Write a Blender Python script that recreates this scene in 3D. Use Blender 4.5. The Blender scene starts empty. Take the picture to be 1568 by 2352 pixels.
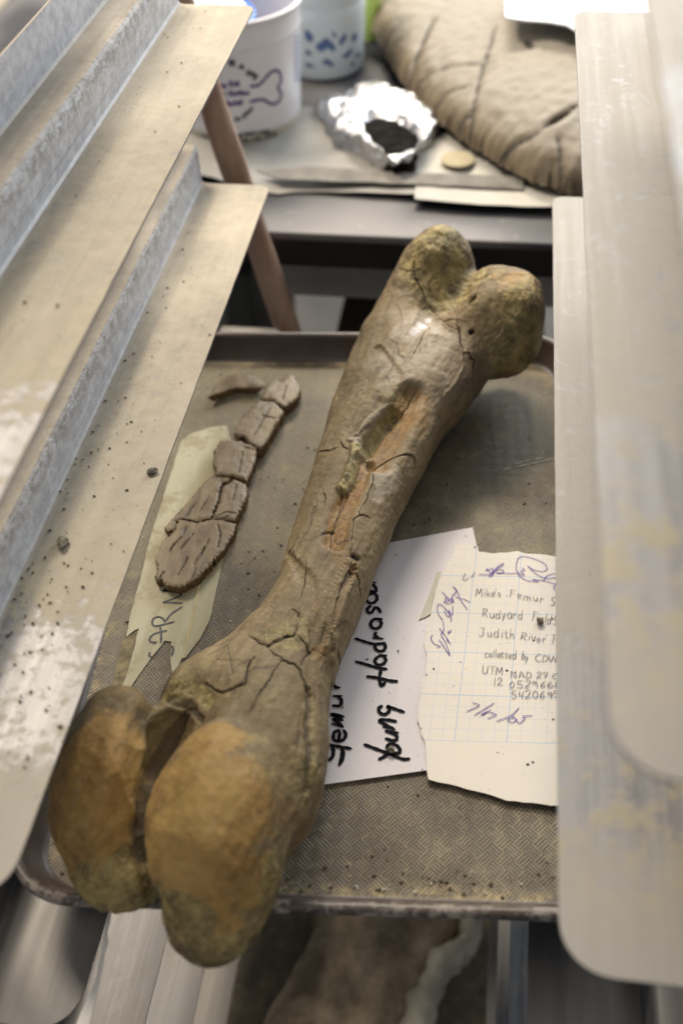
import bpy, bmesh, math, random
import numpy as np
from mathutils import Vector, Matrix
from mathutils.bvhtree import BVHTree
from mathutils.geometry import delaunay_2d_cdt
random.seed(7); rng = np.random.default_rng(7)
SC = bpy.context.scene
COL = SC.collection
S = 0.5                      # metres per working unit (camera height above the upper tray slides)

# ------------------------------------------------------------------ camera
F = 2474.67; CX, CY = 784.0, 1176.0; HPX = 2352.0
RM = np.array([[.99058443, -.07235053, .11622347], [.13358155, .69667479, -.70484055], [-.02997437, .71372938, .6997799]])
cam = bpy.data.cameras.new('camera'); cam_o = bpy.data.objects.new('camera', cam); COL.objects.link(cam_o)
m = Matrix([[*RM[0], 0], [*RM[1], 0], [*RM[2], S], [0, 0, 0, 1]])
cam_o.matrix_world = m
cam.sensor_fit = 'VERTICAL'; cam.sensor_height = 36; cam.sensor_width = 24
cam.lens = 36 * F / HPX; cam.clip_start = .02; cam.clip_end = 50
cam.dof.use_dof = True; cam.dof.focus_distance = 1.56 * S; cam.dof.aperture_fstop = 3.6
SC.camera = cam_o
SC.render.resolution_x = 682; SC.render.resolution_y = 1024

# ------------------------------------------------------------------ world and lamps
W = bpy.data.worlds.new('World'); SC.world = W; W.use_nodes = True
bg = W.node_tree.nodes['Background']; bg.inputs[0].default_value = (.90, .93, 1.0, 1); bg.inputs[1].default_value = .18

def lamp(name, loc, size, power, color, target):
    l = bpy.data.lights.new(name, 'AREA'); l.shape = 'RECTANGLE'; l.size, l.size_y = size; l.energy = power; l.color = color
    o = bpy.data.objects.new(name, l); COL.objects.link(o); o.location = loc
    o.rotation_euler = (Vector(target) - Vector(loc)).to_track_quat('-Z', 'Y').to_euler()
    return o
lamp('ceiling_lamp', (-1.35, 1.75, 1.95), (.8, .5), 40, (1.0, .88, .73), (-.1, .7, 0))
lamp('ceiling_lamp', (-.45, 3.5, 2.3), (1.2, .5), 84, (1.0, .90, .76), (0, .9, 0))
lamp('ceiling_lamp', (.5, -.5, 2.2), (1.2, .5), 6, (1.0, .88, .74), (0, .6, 0))
lamp('window_light', (1.0, 3.3, 1.15), (1.5, 1.2), 44, (.84, .92, 1.0), (-.1, 1.5, 0))
vs = SC.view_settings; vs.view_transform = 'Standard'; vs.look = 'None'; vs.exposure = 0.80; vs.gamma = 1
SC.cycles.max_bounces = 8

# ------------------------------------------------------------------ helpers
CAMW = np.array([0, 0, 1.0])
def ray(p):
    return RM @ np.array([p[0] - CX, -(p[1] - CY), -F])
def at(p, z):
    "point of the working space seen at photo position p and lying at height z"
    d = ray(p); return CAMW + d * (z - 1.0) / d[2]
def crop(x0, y0, k, pts):
    "positions measured in an enlarged crop of the photo -> photo positions"
    return [((x0 + x / k) / 1.74171, (y0 + y / k) / 1.74171) for x, y in pts]

def obj(name, verts, faces, mat=None, parent=None, smooth=True, mats=None, fmat=None, scale=S):
    me = bpy.data.meshes.new(name)
    v = np.asarray(verts, dtype=float) * scale
    me.from_pydata(v.tolist(), [], [list(map(int, f)) for f in faces])
    for mm in (mats or ([mat] if mat else [])): me.materials.append(mm)
    if fmat is not None: me.polygons.foreach_set('material_index', fmat)
    me.polygons.foreach_set('use_smooth', [smooth] * len(me.polygons))
    me.update()
    o = bpy.data.objects.new(name, me); COL.objects.link(o)
    if parent: o.parent = parent
    return o
def empty(name, loc=(0, 0, 0)):
    o = bpy.data.objects.new(name, None); COL.objects.link(o); o.location = Vector(loc) * S; return o
def tag(o, label=None, cat=None, group=None, kind=None):
    if label: o['label'] = label
    if cat: o['category'] = cat
    if group: o['group'] = group
    if kind: o['kind'] = kind
    return o
def child(parent, o):
    bpy.context.view_layer.update()
    o.parent = parent; o.matrix_parent_inverse = Matrix.Translation(-parent.location); return o
def box(name, lo, hi, mat, parent=None, bevel=0.0):
    x0, y0, z0 = lo; x1, y1, z1 = hi
    v = [(x, y, z) for x in (x0, x1) for y in (y0, y1) for z in (z0, z1)]
    f = [(0, 1, 3, 2), (4, 6, 7, 5), (0, 4, 5, 1), (2, 3, 7, 6), (0, 2, 6, 4), (1, 5, 7, 3)]
    o = obj(name, v, f, mat, parent, smooth=False)
    if bevel:
        b = o.modifiers.new('bevel', 'BEVEL'); b.width = bevel * S; b.segments = 3
    return o

def hash3(i, j, k):
    n = (i * 374761393 + j * 668265263 + k * 2147483647 * 3 + 974711) & 0xffffffff
    n = ((n ^ (n >> 13)) * 1274126177) & 0xffffffff
    return ((n ^ (n >> 16)) & 0xffff) / 32767.5 - 1
def vnoise(P, freq, seed=0):
    q = np.asarray(P, dtype=float) * freq + 31.7 * seed + 100
    i = np.floor(q).astype(np.int64); f = q - i; f = f * f * (3 - 2 * f)
    r = 0
    for a in (0, 1):
        for b in (0, 1):
            for c in (0, 1):
                w = (f[..., 0] if a else 1 - f[..., 0]) * (f[..., 1] if b else 1 - f[..., 1]) * (f[..., 2] if c else 1 - f[..., 2])
                r = r + w * hash3(i[..., 0] + a, i[..., 1] + b, i[..., 2] + c)
    return r
def fnoise(P, freq, seed=0, oct=3):
    r = 0; a = 1
    for o in range(oct):
        r = r + a * vnoise(P, freq * 2 ** o, seed + o); a *= .5
    return r

# ------------------------------------------------------------------ materials
class NT:
    def __init__(s, name):
        s.m = bpy.data.materials.new(name); s.m.use_nodes = True; s.t = s.m.node_tree; s.t.nodes.clear()
        s.out = s.n('ShaderNodeOutputMaterial'); s.b = s.n('ShaderNodeBsdfPrincipled'); s.l(s.b.outputs[0], s.out.inputs[0])
        s.co = s.n('ShaderNodeTexCoord').outputs['Object']
    def n(s, t, **k):
        n = s.t.nodes.new(t)
        for a, b in k.items(): setattr(n, a, b)
        return n
    def l(s, a, b): s.t.links.new(a, b)
    def put(s, sock, v):
        if hasattr(v, 'is_output'): s.l(v, sock)
        elif isinstance(v, tuple) and len(v) == 3 and sock.type == 'RGBA': sock.default_value = (*v, 1)
        else: sock.default_value = v
    def set(s, **k):
        for a, v in k.items(): s.put(s.b.inputs[a.replace('_', ' ')], v)
        return s
    def math(s, op, a, b=0.0, c=0.0, clamp=False):
        n = s.n('ShaderNodeMath', operation=op); n.use_clamp = clamp
        s.put(n.inputs[0], a); s.put(n.inputs[1], b)
        if len(n.inputs) > 2: s.put(n.inputs[2], c)
        return n.outputs[0]
    def mix(s, f, a, b, mode='MIX'):
        n = s.n('ShaderNodeMix', data_type='RGBA', blend_type=mode); n.clamp_factor = True
        s.put(n.inputs[0], f); s.put(n.inputs[6], a); s.put(n.inputs[7], b); return n.outputs[2]
    def mapping(s, scale, co=None, rot=(0, 0, 0)):
        n = s.n('ShaderNodeMapping'); s.l(co or s.co, n.inputs[0]); n.inputs['Scale'].default_value = scale; n.inputs['Rotation'].default_value = rot
        return n.outputs[0]
    def noise(s, scale, detail=4, rough=.55, co=None, dist=0.0):
        n = s.n('ShaderNodeTexNoise'); s.l(co or s.co, n.inputs[0]); n.inputs['Scale'].default_value = scale
        n.inputs['Detail'].default_value = detail; n.inputs['Roughness'].default_value = rough; n.inputs['Distortion'].default_value = dist
        return n.outputs['Fac']
    def vor(s, scale, feature='F1', co=None, out='Distance'):
        n = s.n('ShaderNodeTexVoronoi', feature=feature); s.l(co or s.co, n.inputs[0]); n.inputs['Scale'].default_value = scale
        return n.outputs[out]
    def ramp(s, f, lo, hi, a=0.0, b=1.0):
        n = s.n('ShaderNodeMapRange'); n.interpolation_type = 'SMOOTHSTEP'
        s.put(n.inputs[0], f); s.put(n.inputs[1], lo); s.put(n.inputs[2], hi); s.put(n.inputs[3], a); s.put(n.inputs[4], b); return n.outputs[0]
    def bump(s, h, dist=.001, strength=1.0, prev=None):
        n = s.n('ShaderNodeBump'); s.l(h, n.inputs['Height']); n.inputs['Distance'].default_value = dist; n.inputs['Strength'].default_value = strength
        if prev: s.l(prev, n.inputs['Normal'])
        s.l(n.outputs[0], s.b.inputs['Normal']); return n.outputs[0]
    def attr(s, name): return s.n('ShaderNodeAttribute', attribute_name=name).outputs['Fac']
    def upz(s):
        g = s.n('ShaderNodeNewGeometry'); x = s.n('ShaderNodeSeparateXYZ'); s.l(g.outputs['Normal'], x.inputs[0]); return x.outputs[2]
    def xyz(s, co=None):
        x = s.n('ShaderNodeSeparateXYZ'); s.l(co or s.co, x.inputs[0]); return x.outputs

def simple(name, col, rough=.6, metal=0.0, var=.15, scale=30, bump=.0003, spec=.5, **kw):
    t = NT(name); n = t.noise(scale, 5); dark = tuple(c * (1 - var * 1.6) for c in col)
    t.set(Base_Color=t.mix(t.ramp(n, .3, .7), dark, col), Roughness=rough, Metallic=metal)
    t.b.inputs['Specular IOR Level'].default_value = spec
    if bump: t.bump(t.noise(scale * 6, 4), bump)
    for k, v in kw.items(): t.put(t.b.inputs[k.replace('_', ' ')], v)
    return t.m

def aluminium(name, dust=.8, dark=1.0, spots=True, patch=(.45, .60), METAL=.62, tone=0.0):
    t = NT(name)
    brush = t.noise(1, 3, .6, t.mapping((900, 12, 900)))
    brush2 = t.noise(1, 4, .6, t.mapping((160, 5, 160)))
    metal = t.mix(t.ramp(brush2, .35, .7), tuple(c * dark for c in (.30, .29, .285)), tuple(c * dark for c in (.40, .39, .385)))
    metal = t.mix(t.ramp(brush, .4, .75, 0, .22), metal, tuple(c * dark for c in (.52, .52, .52)))
    up = t.ramp(t.upz(), .35, .85)
    y = t.xyz()[1]
    big = t.noise(9, 5, .6); fine = t.noise(120, 6, .7); mid = t.noise(62, 6, .72)
    # worn away dust towards the front end of the rack
    front = t.math('MULTIPLY', t.ramp(y, .44, .36, 0, .20), t.ramp(y, .26, .31, -.35, 1))
    cover = t.ramp(t.math('ADD', t.math('MULTIPLY', mid, .7), t.math('MULTIPLY', fine, .3)), t.math('ADD', patch[0] - .16, front), t.math('ADD', patch[1] - .14, front))
    side = t.ramp(t.math('ADD', t.math('MULTIPLY', fine, .6), t.math('MULTIPLY', big, .4)), .48, .62, .04, .28)
    dm = t.math('MULTIPLY', t.math('ADD', t.math('MULTIPLY', cover, up), t.math('MULTIPLY', side, t.math('SUBTRACT', 1, up))), dust, clamp=True)
    dcol = t.mix(t.ramp(mid, .3, .7), (.33, .28, .20), (.41, .355, .265))
    dcol = t.mix(t.ramp(fine, .55, .75, 0, .5), dcol, (.50, .45, .36)); dcol = t.mix(t.ramp(y, .62, .32, 0, .5), dcol, (.36, .31, .185))
    streak = t.noise(1, 4, .65, t.mapping((380, 6, 380))); smudge = t.noise(7, 5, .6)
    dcol = t.mix(t.ramp(streak, .48, .70, 0, .20), dcol, (.24, .205, .155)); dcol = t.mix(t.ramp(streak, .45, .28, 0, .16), dcol, (.50, .45, .36))
    dcol = t.mix(t.ramp(smudge, .45, .68, 0, .35), dcol, (.27, .245, .20)); dcol = t.mix(tone, dcol, (.25, .235, .21))
    dcol = t.mix(t.ramp(y, .33, .26, 0, .6), dcol, (.34, .312, .285) if not tone else (.25, .235, .215))
    if False:
        sp = t.ramp(t.vor(150), .085, .045); sp = t.math('MULTIPLY', sp, t.ramp(t.noise(14, 3), .56, .66))
        dcol = t.mix(t.math('MULTIPLY', sp, up), dcol, (.10, .075, .05))
    if tone:
        yb = t.math('MULTIPLY', t.math('MULTIPLY', t.ramp(y, .40, .33), t.ramp(y, .225, .27)), t.ramp(t.math('ADD', t.math('MULTIPLY', mid, .7), t.math('MULTIPLY', t.noise(22, 5, .7), .3)), .46, .58))
        dcol = t.mix(t.math('MULTIPLY', yb, .55), dcol, (.34, .285, .145)); dm = t.math('MAXIMUM', dm, t.math('MULTIPLY', yb, .7))
    t.set(Base_Color=t.mix(dm, metal, dcol), Metallic=t.math('MULTIPLY', t.math('SUBTRACT', 1, dm), METAL),
          Roughness=t.math('ADD', t.math('MULTIPLY', dm, .25), t.ramp(brush2, .3, .7, .42, .54)))
    t.bump(t.math('ADD', t.math('MULTIPLY', brush, .25), t.math('MULTIPLY', t.math('MULTIPLY', dm, fine), 1.0)), .00035, .8)
    return t.m
M_ALU = aluminium('dusty_aluminium', .95, .66, True, (.45, .60), .38)
M_ALUR = aluminium('thinly_dusted_aluminium', .66, .62, True, (.46, .66), .30, .55)
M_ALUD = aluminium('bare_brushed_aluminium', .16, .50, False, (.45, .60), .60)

t = NT('web_aluminium')   # vertical faces: oxidised, scuffed upper edge
fine = t.noise(1, 5, .72, t.mapping((170, 90, 110))); mid = t.noise(60, 5, .7)
w = t.mix(t.ramp(fine, .32, .68), (.46, .47, .50), (.68, .70, .74))
up = t.ramp(t.upz(), .25, .75)
ridge = t.attr('scuff')
w = t.mix(t.math('MULTIPLY', t.math('MULTIPLY', ridge, .7), t.ramp(t.noise(1, 5, .75, t.mapping((200, 120, 160))), .46, .56)), w, (.30, .28, .26))
dm = t.math('MULTIPLY', up, .92)
t.set(Base_Color=t.mix(dm, w, t.mix(t.ramp(mid, .3, .7), (.30, .25, .18), (.38, .32, .24))), Metallic=t.math('MULTIPLY', t.math('SUBTRACT', 1, dm), .30), Roughness=t.math('ADD', .42, t.math('MULTIPLY', dm, .3)))
t.bump(t.math('MULTIPLY', t.math('ADD', t.math('MULTIPLY', ridge, 3.0), .25), t.math('ADD', mid, fine)), .0006, .9)
M_WEB = t.m

# ------------------------------------------------------------------ the rack
XL, XR = -.4225, .1135
LV = [-5 * .332, -4 * .332, -3 * .332, -2 * .332, -.332, 0.0, .333, .675]
RY0, RY1 = .430, 1.884
rack = empty('tray_rack', (-.15, 1.15, -2.3))
tag(rack, 'aluminium rack of wide dusty tray slides on both sides of the bone tray', 'rack')
def slide(side, z, mat, k):
    "one bent sheet: wide inward flange, short riser, ledge, riser"
    sx = -1 if side == 'L' else 1
    x0 = XL if side == 'L' else XR
    prof = [(0, 0, 0), (.02, 0, 0), (.05, 0, 0), (.10, 0, 0), (.122, 0, 0), (.128, .0003, 0), (.132, .0015, 0), (.1345, .006, 0), (.1345, .022, 0), (.1345, .023, .2), (.1345, .045, .35), (.1345, .060, 1), (.1355, .070, 1), (.139, .0755, 1), (.146, .077, .4), (.160, .077, 0), (.176, .077, 0), (.184, .078, 0), (.187, .082, 0), (.187, .12, 0), (.187, .152, 0)]
    th = .0034
    ys = [0, .0015, .004, .008, .013, .019, .027, .037, .05, .08]
    ys = [RY0 + y for y in ys] + list(np.linspace(RY0 + .12, RY1 - .12, 40)) + [RY1 - y for y in reversed(ys)]
    V = []; n = len(prof); sc = []
    for y in ys:
        dd = min(y - RY0, RY1 - y); front = (y - RY0) < (RY1 - y); r = .05 if front else .022
        off = r - math.sqrt(max(r * r - (r - dd) ** 2, 0)) if dd < r else 0
        for i, (a, h, q) in enumerate(prof):
            aa = a if i > 1 else max(a, off + (.004 if i else 0))
            if i == 0: aa = off
            if i == 1: aa = max(a, off + .003)
            if i == 2: aa = max(a, off + .006)
            jag = .0011 * vnoise(np.array([[a * 60, y * 75, z]]), 1.0, 5)[0] * q + .0005 * vnoise(np.array([[0, y * 160, z + k]]), 1.0, 9)[0] * (1 if i == 0 else 0)
            V.append((x0 + sx * (aa + jag), y, z + h + jag * .5)); sc.append(q)
    Fc = []
    for j in range(len(ys) - 1):
        for i in range(n - 1):
            a = j * n + i; b = a + 1; c = a + n + 1; d = a + n
            Fc.append((a, b, c, d) if sx > 0 else (a, d, c, b))
    fm = [0 if (i % (n - 1)) < 5 else 1 for i in range(len(Fc))]
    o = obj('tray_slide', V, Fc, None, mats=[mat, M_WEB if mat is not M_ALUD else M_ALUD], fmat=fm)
    at_ = o.data.attributes.new('scuff', 'FLOAT', 'POINT'); at_.data.foreach_set('value', sc)
    s_ = o.modifiers.new('thickness', 'SOLIDIFY'); s_.thickness = th * S; s_.offset = -1
    e_ = o.modifiers.new('split', 'EDGE_SPLIT'); e_.split_angle = math.radians(24)
    child(rack, o)
    return o
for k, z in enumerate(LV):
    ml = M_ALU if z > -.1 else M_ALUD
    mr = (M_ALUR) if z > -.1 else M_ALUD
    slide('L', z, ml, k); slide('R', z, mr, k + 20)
M_POST = simple('dull_post_metal', (.20, .20, .20), .5, .7)
for x in (-.655, .315):
    for y in (.60, 1.72):
        child(rack, box('post', (x, y, -2.3), (x + .03, y + .03, 1.15), M_POST, bevel=.003))

# torn strip of white paper tape still stuck to the slide under the tray
M_WTAPE = simple('white_paper_tape', (.80, .78, .72), .8, 0, .08, 60)
def strip_verts(pxs, z):
    return [tuple(at(p, z)) for p in pxs]

# ------------------------------------------------------------------ floor below
M_FLOOR = simple('dull_floor', (.07, .065, .058), .7, 0, .3, 6)
fl = obj('floor', [(-8, -6, -2.31), (8, -6, -2.31), (8, 10, -2.31), (-8, 10, -2.31)], [(0, 1, 2, 3)], M_FLOOR, smooth=False); tag(fl, kind='structure')

# ------------------------------------------------------------------ tray
TA = math.radians(5.0); EX = np.array([math.cos(TA), math.sin(TA)]); EY = np.array([-math.sin(TA), math.cos(TA)])
TCX, TCY, TW, TL = -.079, 1.150, .80, 1.156
ZF = -.256
def tray_material():
    t = NT('moulded_tray_plastic')
    x, y, z = t.xyz()
    u = t.math('MULTIPLY', t.math('ADD', x, y), .70711 / .0084); v = t.math('MULTIPLY', t.math('SUBTRACT', y, x), .70711 / .0084)
    par = t.math('FLOORED_MODULO', t.math('ADD', t.math('FLOOR', u), t.math('FLOOR', v)), 2.0)
    su = t.math('SINE', t.math('MULTIPLY', u, 2 * math.pi * 4)); sv = t.math('SINE', t.math('MULTIPLY', v, 2 * math.pi * 4))
    ln = t.math('ADD', t.math('MULTIPLY', su, par), t.math('MULTIPLY', sv, t.math('SUBTRACT', 1, par)))
    ln = t.ramp(ln, -.7, .7)
    fu = t.math('ABSOLUTE', t.math('SUBTRACT', t.math('FRACT', u), .5)); fv = t.math('ABSOLUTE', t.math('SUBTRACT', t.math('FRACT', v), .5))
    edge = t.ramp(t.math('MAXIMUM', fu, fv), .44, .49)
    ln = t.math('MULTIPLY', ln, t.math('SUBTRACT', 1, t.math('MULTIPLY', edge, .6)))
    flat = t.math('MULTIPLY', t.ramp(t.upz(), .9, .99), t.ramp(z, .0058, .0045))
    brown = t.mix(t.ramp(t.noise(20, 4), .3, .7), (.045, .032, .024), (.070, .050, .038))
    scratch = t.ramp(t.noise(1, 2, .5, t.mapping((400, 8, 400), rot=(0, 0, .5))), .70, .76, 0, .3)
    brown = t.mix(scratch, brown, (.22, .18, .14))
    d1 = t.noise(11, 6, .62); d2 = t.noise(70, 6, .7); d3 = t.noise(330, 4, .7)
    groove = t.math('SUBTRACT', 1, ln)
    back = t.ramp(y, -.20, .16)
    dustamt = t.math('ADD', t.math('MULTIPLY', groove, t.ramp(t.noise(17, 5, .6), .35, .65, .35, .80)), t.math('ADD', t.math('MULTIPLY', t.ramp(d1, .38, .62), .16), t.math('MULTIPLY', t.ramp(d2, .48, .70), .40)))
    dustamt = t.math('ADD', dustamt, t.math('MULTIPLY', back, .34))
    dustamt = t.math('MULTIPLY', dustamt, t.ramp(d3, .2, .65, .55, 1.15), clamp=True)
    dcol = t.mix(t.ramp(d1, .35, .65), (.20, .168, .108), (.30, .258, .170))
    dcol = t.mix(t.ramp(d2, .55, .72, 0, .55), dcol, (.36, .31, .19))
    rimd = t.math('MULTIPLY', t.ramp(t.math('ADD', t.math('MULTIPLY', d2, .6), t.math('MULTIPLY', t.noise(160, 4, .7), .4)), .46, .56), .75)
    lipd = t.math('MULTIPLY', rimd, t.ramp(y, -.27, -.285))
    # dust drifted against the foot of the walls
    ax = t.math('ABSOLUTE', x); ay = t.math('ABSOLUTE', y)
    drift = t.math('MULTIPLY', t.math('MAXIMUM', t.ramp(ay, TL * S / 2 - .034, TL * S / 2 - .018), t.ramp(ax, TW * S / 2 - .034, TW * S / 2 - .018)), t.ramp(d2, .40, .62))
    dcol = t.mix(t.math('MULTIPLY', drift, .8), dcol, (.42, .34, .19))
    fac = t.math('ADD', t.math('MULTIPLY', flat, t.math('MAXIMUM', dustamt, drift)), t.math('MULTIPLY', t.math('SUBTRACT', 1, flat), lipd), clamp=True)
    pale = t.mix(t.math('SUBTRACT', 1, flat), dcol, (.34, .30, .26))
    grit = t.math('MULTIPLY', t.ramp(t.vor(240), .16, .09), t.ramp(t.noise(30, 3), .50, .60))
    base = t.mix(fac, brown, pale); base = t.mix(t.math('MULTIPLY', grit, t.math('MULTIPLY', flat, .6)), base, (.10, .085, .05))
    t.set(Base_Color=base, Roughness=t.ramp(fac, 0, 1, .42, .85))
    t.bump(t.math('ADD', t.math('MULTIPLY', t.math('MULTIPLY', ln, flat), 1.0), t.math('MULTIPLY', d3, .5)), .00045, .9)
    return t.m
M_TRAY = tray_material()
def rrect(w, l, r, n=14):
    pts = []
    for cx, cy, a0 in ((w / 2 - r, l / 2 - r, 0), (-w / 2 + r, l / 2 - r, 90), (-w / 2 + r, -l / 2 + r, 180), (w / 2 - r, -l / 2 + r, 270)):
        for i in range(n + 1):
            a = math.radians(a0 + 90 * i / n); pts.append((cx + r * math.cos(a), cy + r * math.sin(a)))
    return pts
def make_tray(name, W_, L_, mat, h=.046, r=.095):
    rings = [(-.060, 0), (-.040, 0), (-.034, .0015), (-.029, .006), (-.012, h - .010), (-.0105, h - .004), (-.006, h), (0, h), (.0035, h - .003), (.0035, h - .011), (.0015, h - .0125), (-.003, h - .011), (-.007, h - .013), (-.026, .002), (-.034, -.004), (-.060, -.004)]
    V = []; Fc = []
    n = None
    for off, z in rings:
        p = rrect(W_ + 2 * off, L_ + 2 * off, r + off); n = len(p)
        V += [(x, y, z) for x, y in p]
    for k in range(len(rings) - 1):
        for i in range(n):
            j = (i + 1) % n; Fc.append((k * n + i, (k + 1) * n + i, (k + 1) * n + j, k * n + j))
    Fc.append(tuple(range(n))); Fc.append(tuple((len(rings) - 1) * n + i for i in reversed(range(n))))
    o = obj(name, V, Fc, mat); 
    e = o.modifiers.new('split', 'EDGE_SPLIT'); e.split_angle = math.radians(50)
    return o
tray = make_tray('serving_tray', TW, TL, M_TRAY)
tc = TCX * EX + TCY * EY
tray.location = Vector((tc[0], tc[1], ZF)) * S; tray.rotation_euler = (0, 0, TA)
tag(tray, 'brown plastic serving tray with basketweave floor under the big fossil bone', 'tray')

# ------------------------------------------------------------------ surface extraction for the fossils
def surface_nets(vol, org, h):
    ins = vol < 0; nx, ny, nz = vol.shape
    cnt = np.zeros((nx - 1, ny - 1, nz - 1), np.float32); acc = [np.zeros_like(cnt) for _ in range(3)]
    sl = lambda o, n: slice(o, n - 1 + o)
    cor = [(a, b, c) for a in (0, 1) for b in (0, 1) for c in (0, 1)]
    g = {c: vol[sl(c[0], nx), sl(c[1], ny), sl(c[2], nz)] for c in cor}
    for a in cor:
        for d in range(3):
            if a[d]: continue
            b = list(a); b[d] = 1; b = tuple(b)
            va, vb = g[a], g[b]; x = (va < 0) != (vb < 0)
            tt = np.where(x, va / np.where(x, va - vb, 1), 0)
            cnt += x
            for e in range(3):
                acc[e] += x * ((a[e] + tt) if e == d else a[e])
    m = cnt > 0; idx = np.full(cnt.shape, -1, np.int64); idx[m] = np.arange(m.sum())
    I = np.argwhere(m)
    V = np.stack([(I[:, e] + acc[e][m] / cnt[m]) * h + org[e] for e in range(3)], 1)
    Q = []
    for d in range(3):
        e1, e2 = [e for e in range(3) if e != d]
        A = np.take(ins, range(vol.shape[d] - 1), d); B = np.take(ins, range(1, vol.shape[d]), d)
        E = np.argwhere(A != B); s = A[A != B]
        ok = (E[:, e1] > 0) & (E[:, e2] > 0) & (E[:, e1] < vol.shape[e1] - 1) & (E[:, e2] < vol.shape[e2] - 1); E = E[ok]; s = s[ok]
        def c(o1, o2):
            X = E.copy(); X[:, e1] -= o1; X[:, e2] -= o2; return idx[X[:, 0], X[:, 1], X[:, 2]]
        q = np.stack([c(1, 1), c(0, 1), c(0, 0), c(1, 0)], 1)
        flip = s if d != 1 else ~s
        q[~flip] = q[~flip][:, ::-1]; Q.append(q)
    return V, np.concatenate(Q)

FO=np.array([-.30,.60]); FA=math.radians(14.3)
FD=np.array([math.sin(FA),math.cos(FA)]); FU=np.array([math.cos(FA),-math.sin(FA)])
# stations: t, u left, u right, z centre, half height
ST=np.array([
 (-.02,-.10,.105,-.155,.070),(.06,-.115,.128,-.155,.082),(.12,-.118,.125,-.155,.085),(.18,-.116,.108,-.158,.080),(.225,-.106,.088,-.160,.074),(.27,-.088,.074,-.165,.068),
 (.34,-.070,.064,-.168,.064),(.40,-.068,.060,-.170,.062),(.50,-.088,.052,-.172,.060),(.60,-.108,.044,-.172,.060),(.70,-.128,.044,-.170,.062),
 (.80,-.146,.048,-.165,.066),(.90,-.160,.056,-.155,.066),(1.0,-.166,.040,-.145,.072),(1.10,-.155,.015,-.132,.080),(1.18,-.130,-.005,-.118,.080)])
def smin(a,b,k):
    h=np.clip(.5+.5*(b-a)/k,0,1); return b*(1-h)+a*h-k*h*(1-h)
def smax(a,b,k): return -smin(-a,-b,k)
def rot(a,b,deg):
    c,s=math.cos(math.radians(deg)),math.sin(math.radians(deg)); return a*c+b*s,-a*s+b*c
def ell(t,u,z,c,r,tu=0,tz=0,uz=0,p=2.0):
    a,b,d=t-c[0],u-c[1],z-c[2]
    if tu: a,b=rot(a,b,tu)
    if tz: a,d=rot(a,d,tz)
    if uz: b,d=rot(b,d,uz)
    q=(np.abs(a/r[0])**p+np.abs(b/r[1])**p+np.abs(d/r[2])**p)**(1/p)
    return (q-1)*min(r)
def cap(t,u,z,a,b,r1,r2):
    ax,ay,az=b[0]-a[0],b[1]-a[1],b[2]-a[2]
    h=np.clip(((t-a[0])*ax+(u-a[1])*ay+(z-a[2])*az)/(ax*ax+ay*ay+az*az),0,1)
    return np.sqrt((t-a[0]-ax*h)**2+(u-a[1]-ay*h)**2+(z-a[2]-az*h)**2)-(r1+(r2-r1)*h)
def femur(t,u,z):
    f=[np.interp(t,ST[:,0],ST[:,i]) for i in range(1,5)]
    c=(f[0]+f[1])/2; a=(f[1]-f[0])/2
    q=(np.abs((u-c)/a)**2.3+np.abs((z-f[2])/f[3])**2.3)**(1/2.3)
    d=(q-1)*np.minimum(a,f[3])
    d=smax(d,np.maximum(-.01-t,t-1.17),.05)
    # proximal head lobe (faces up and back) and the big lump on the right
    d=smin(d,ell(t,u,z,(1.13,-.072,-.085),(.085,.062,.10),tu=8),.045)
    d=smin(d,ell(t,u,z,(1.075,.076,-.104),(.092,.070,.088),tu=-14,p=2.5),.032)
    d=smin(d,ell(t,u,z,(1.085,.072,-.165),(.060,.055,.055)),.03)
    d=smin(d,cap(t,u,z,(.90,.01,-.150),(1.07,.055,-.105),.050,.062),.045)
    # distal flare ridge on the left and the rim behind the groove
    d=smin(d,cap(t,u,z,(.185,-.085,-.135),(.10,-.01,-.11),.022,.028),.04)
    # left condyle: tall lobe, hollowed on the side of the groove
    l=ell(t,u,z,(.026,-.116,-.146),(.102,.066,.092),tu=-14,tz=18,p=2.1)
    l=smin(l,cap(t,u,z,(.06,-.126,-.108),(.095,-.134,-.092),.034,.030),.035)
    l=smin(l,ell(t,u,z,(-.046,-.062,-.186),(.048,.058,.044),tu=-26,p=2.2),.02)
    l=smax(l,-cap(t,u,z,(.14,-.050,-.035),(-.10,-.026,-.135),.044,.030),.02)
    # right condyle: rhombic face with a ridge, flat side wall
    r=ell(t,u,z,(.004,.040,-.128),(.132,.082,.104),tu=-20,tz=30,p=1.75)
    r=smin(r,ell(t,u,z,(-.072,.070,-.158),(.036,.030,.038)),.04)
    r=smin(r,ell(t,u,z,(.06,.068,-.15),(.09,.044,.080),tu=-10),.03)
    # groove between them
    d=smax(d,-cap(t,u,z,(.15,-.062,-.045),(-.12,-.034,-.165),.052,.034),.022)
    d=smin(d,l,.014)
    # the cleft that undercuts the right condyle
    G_=[(.112,-.066,-.114,.018),(.090,-.065,-.118,.024),(.061,-.060,-.122,.023),(.021,-.052,-.130,.019),(-.010,-.046,-.143,.015),(-.030,-.036,-.158,.013),(-.052,-.016,-.172,.012),(-.075,.010,-.18,.011)]
    for a_,b_ in zip(G_,G_[1:]):
        d=smax(d,-cap(t,u,z,a_[:3],b_[:3],a_[3],b_[3]),.012)
    d=smin(d,r,.004)
    return d


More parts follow.
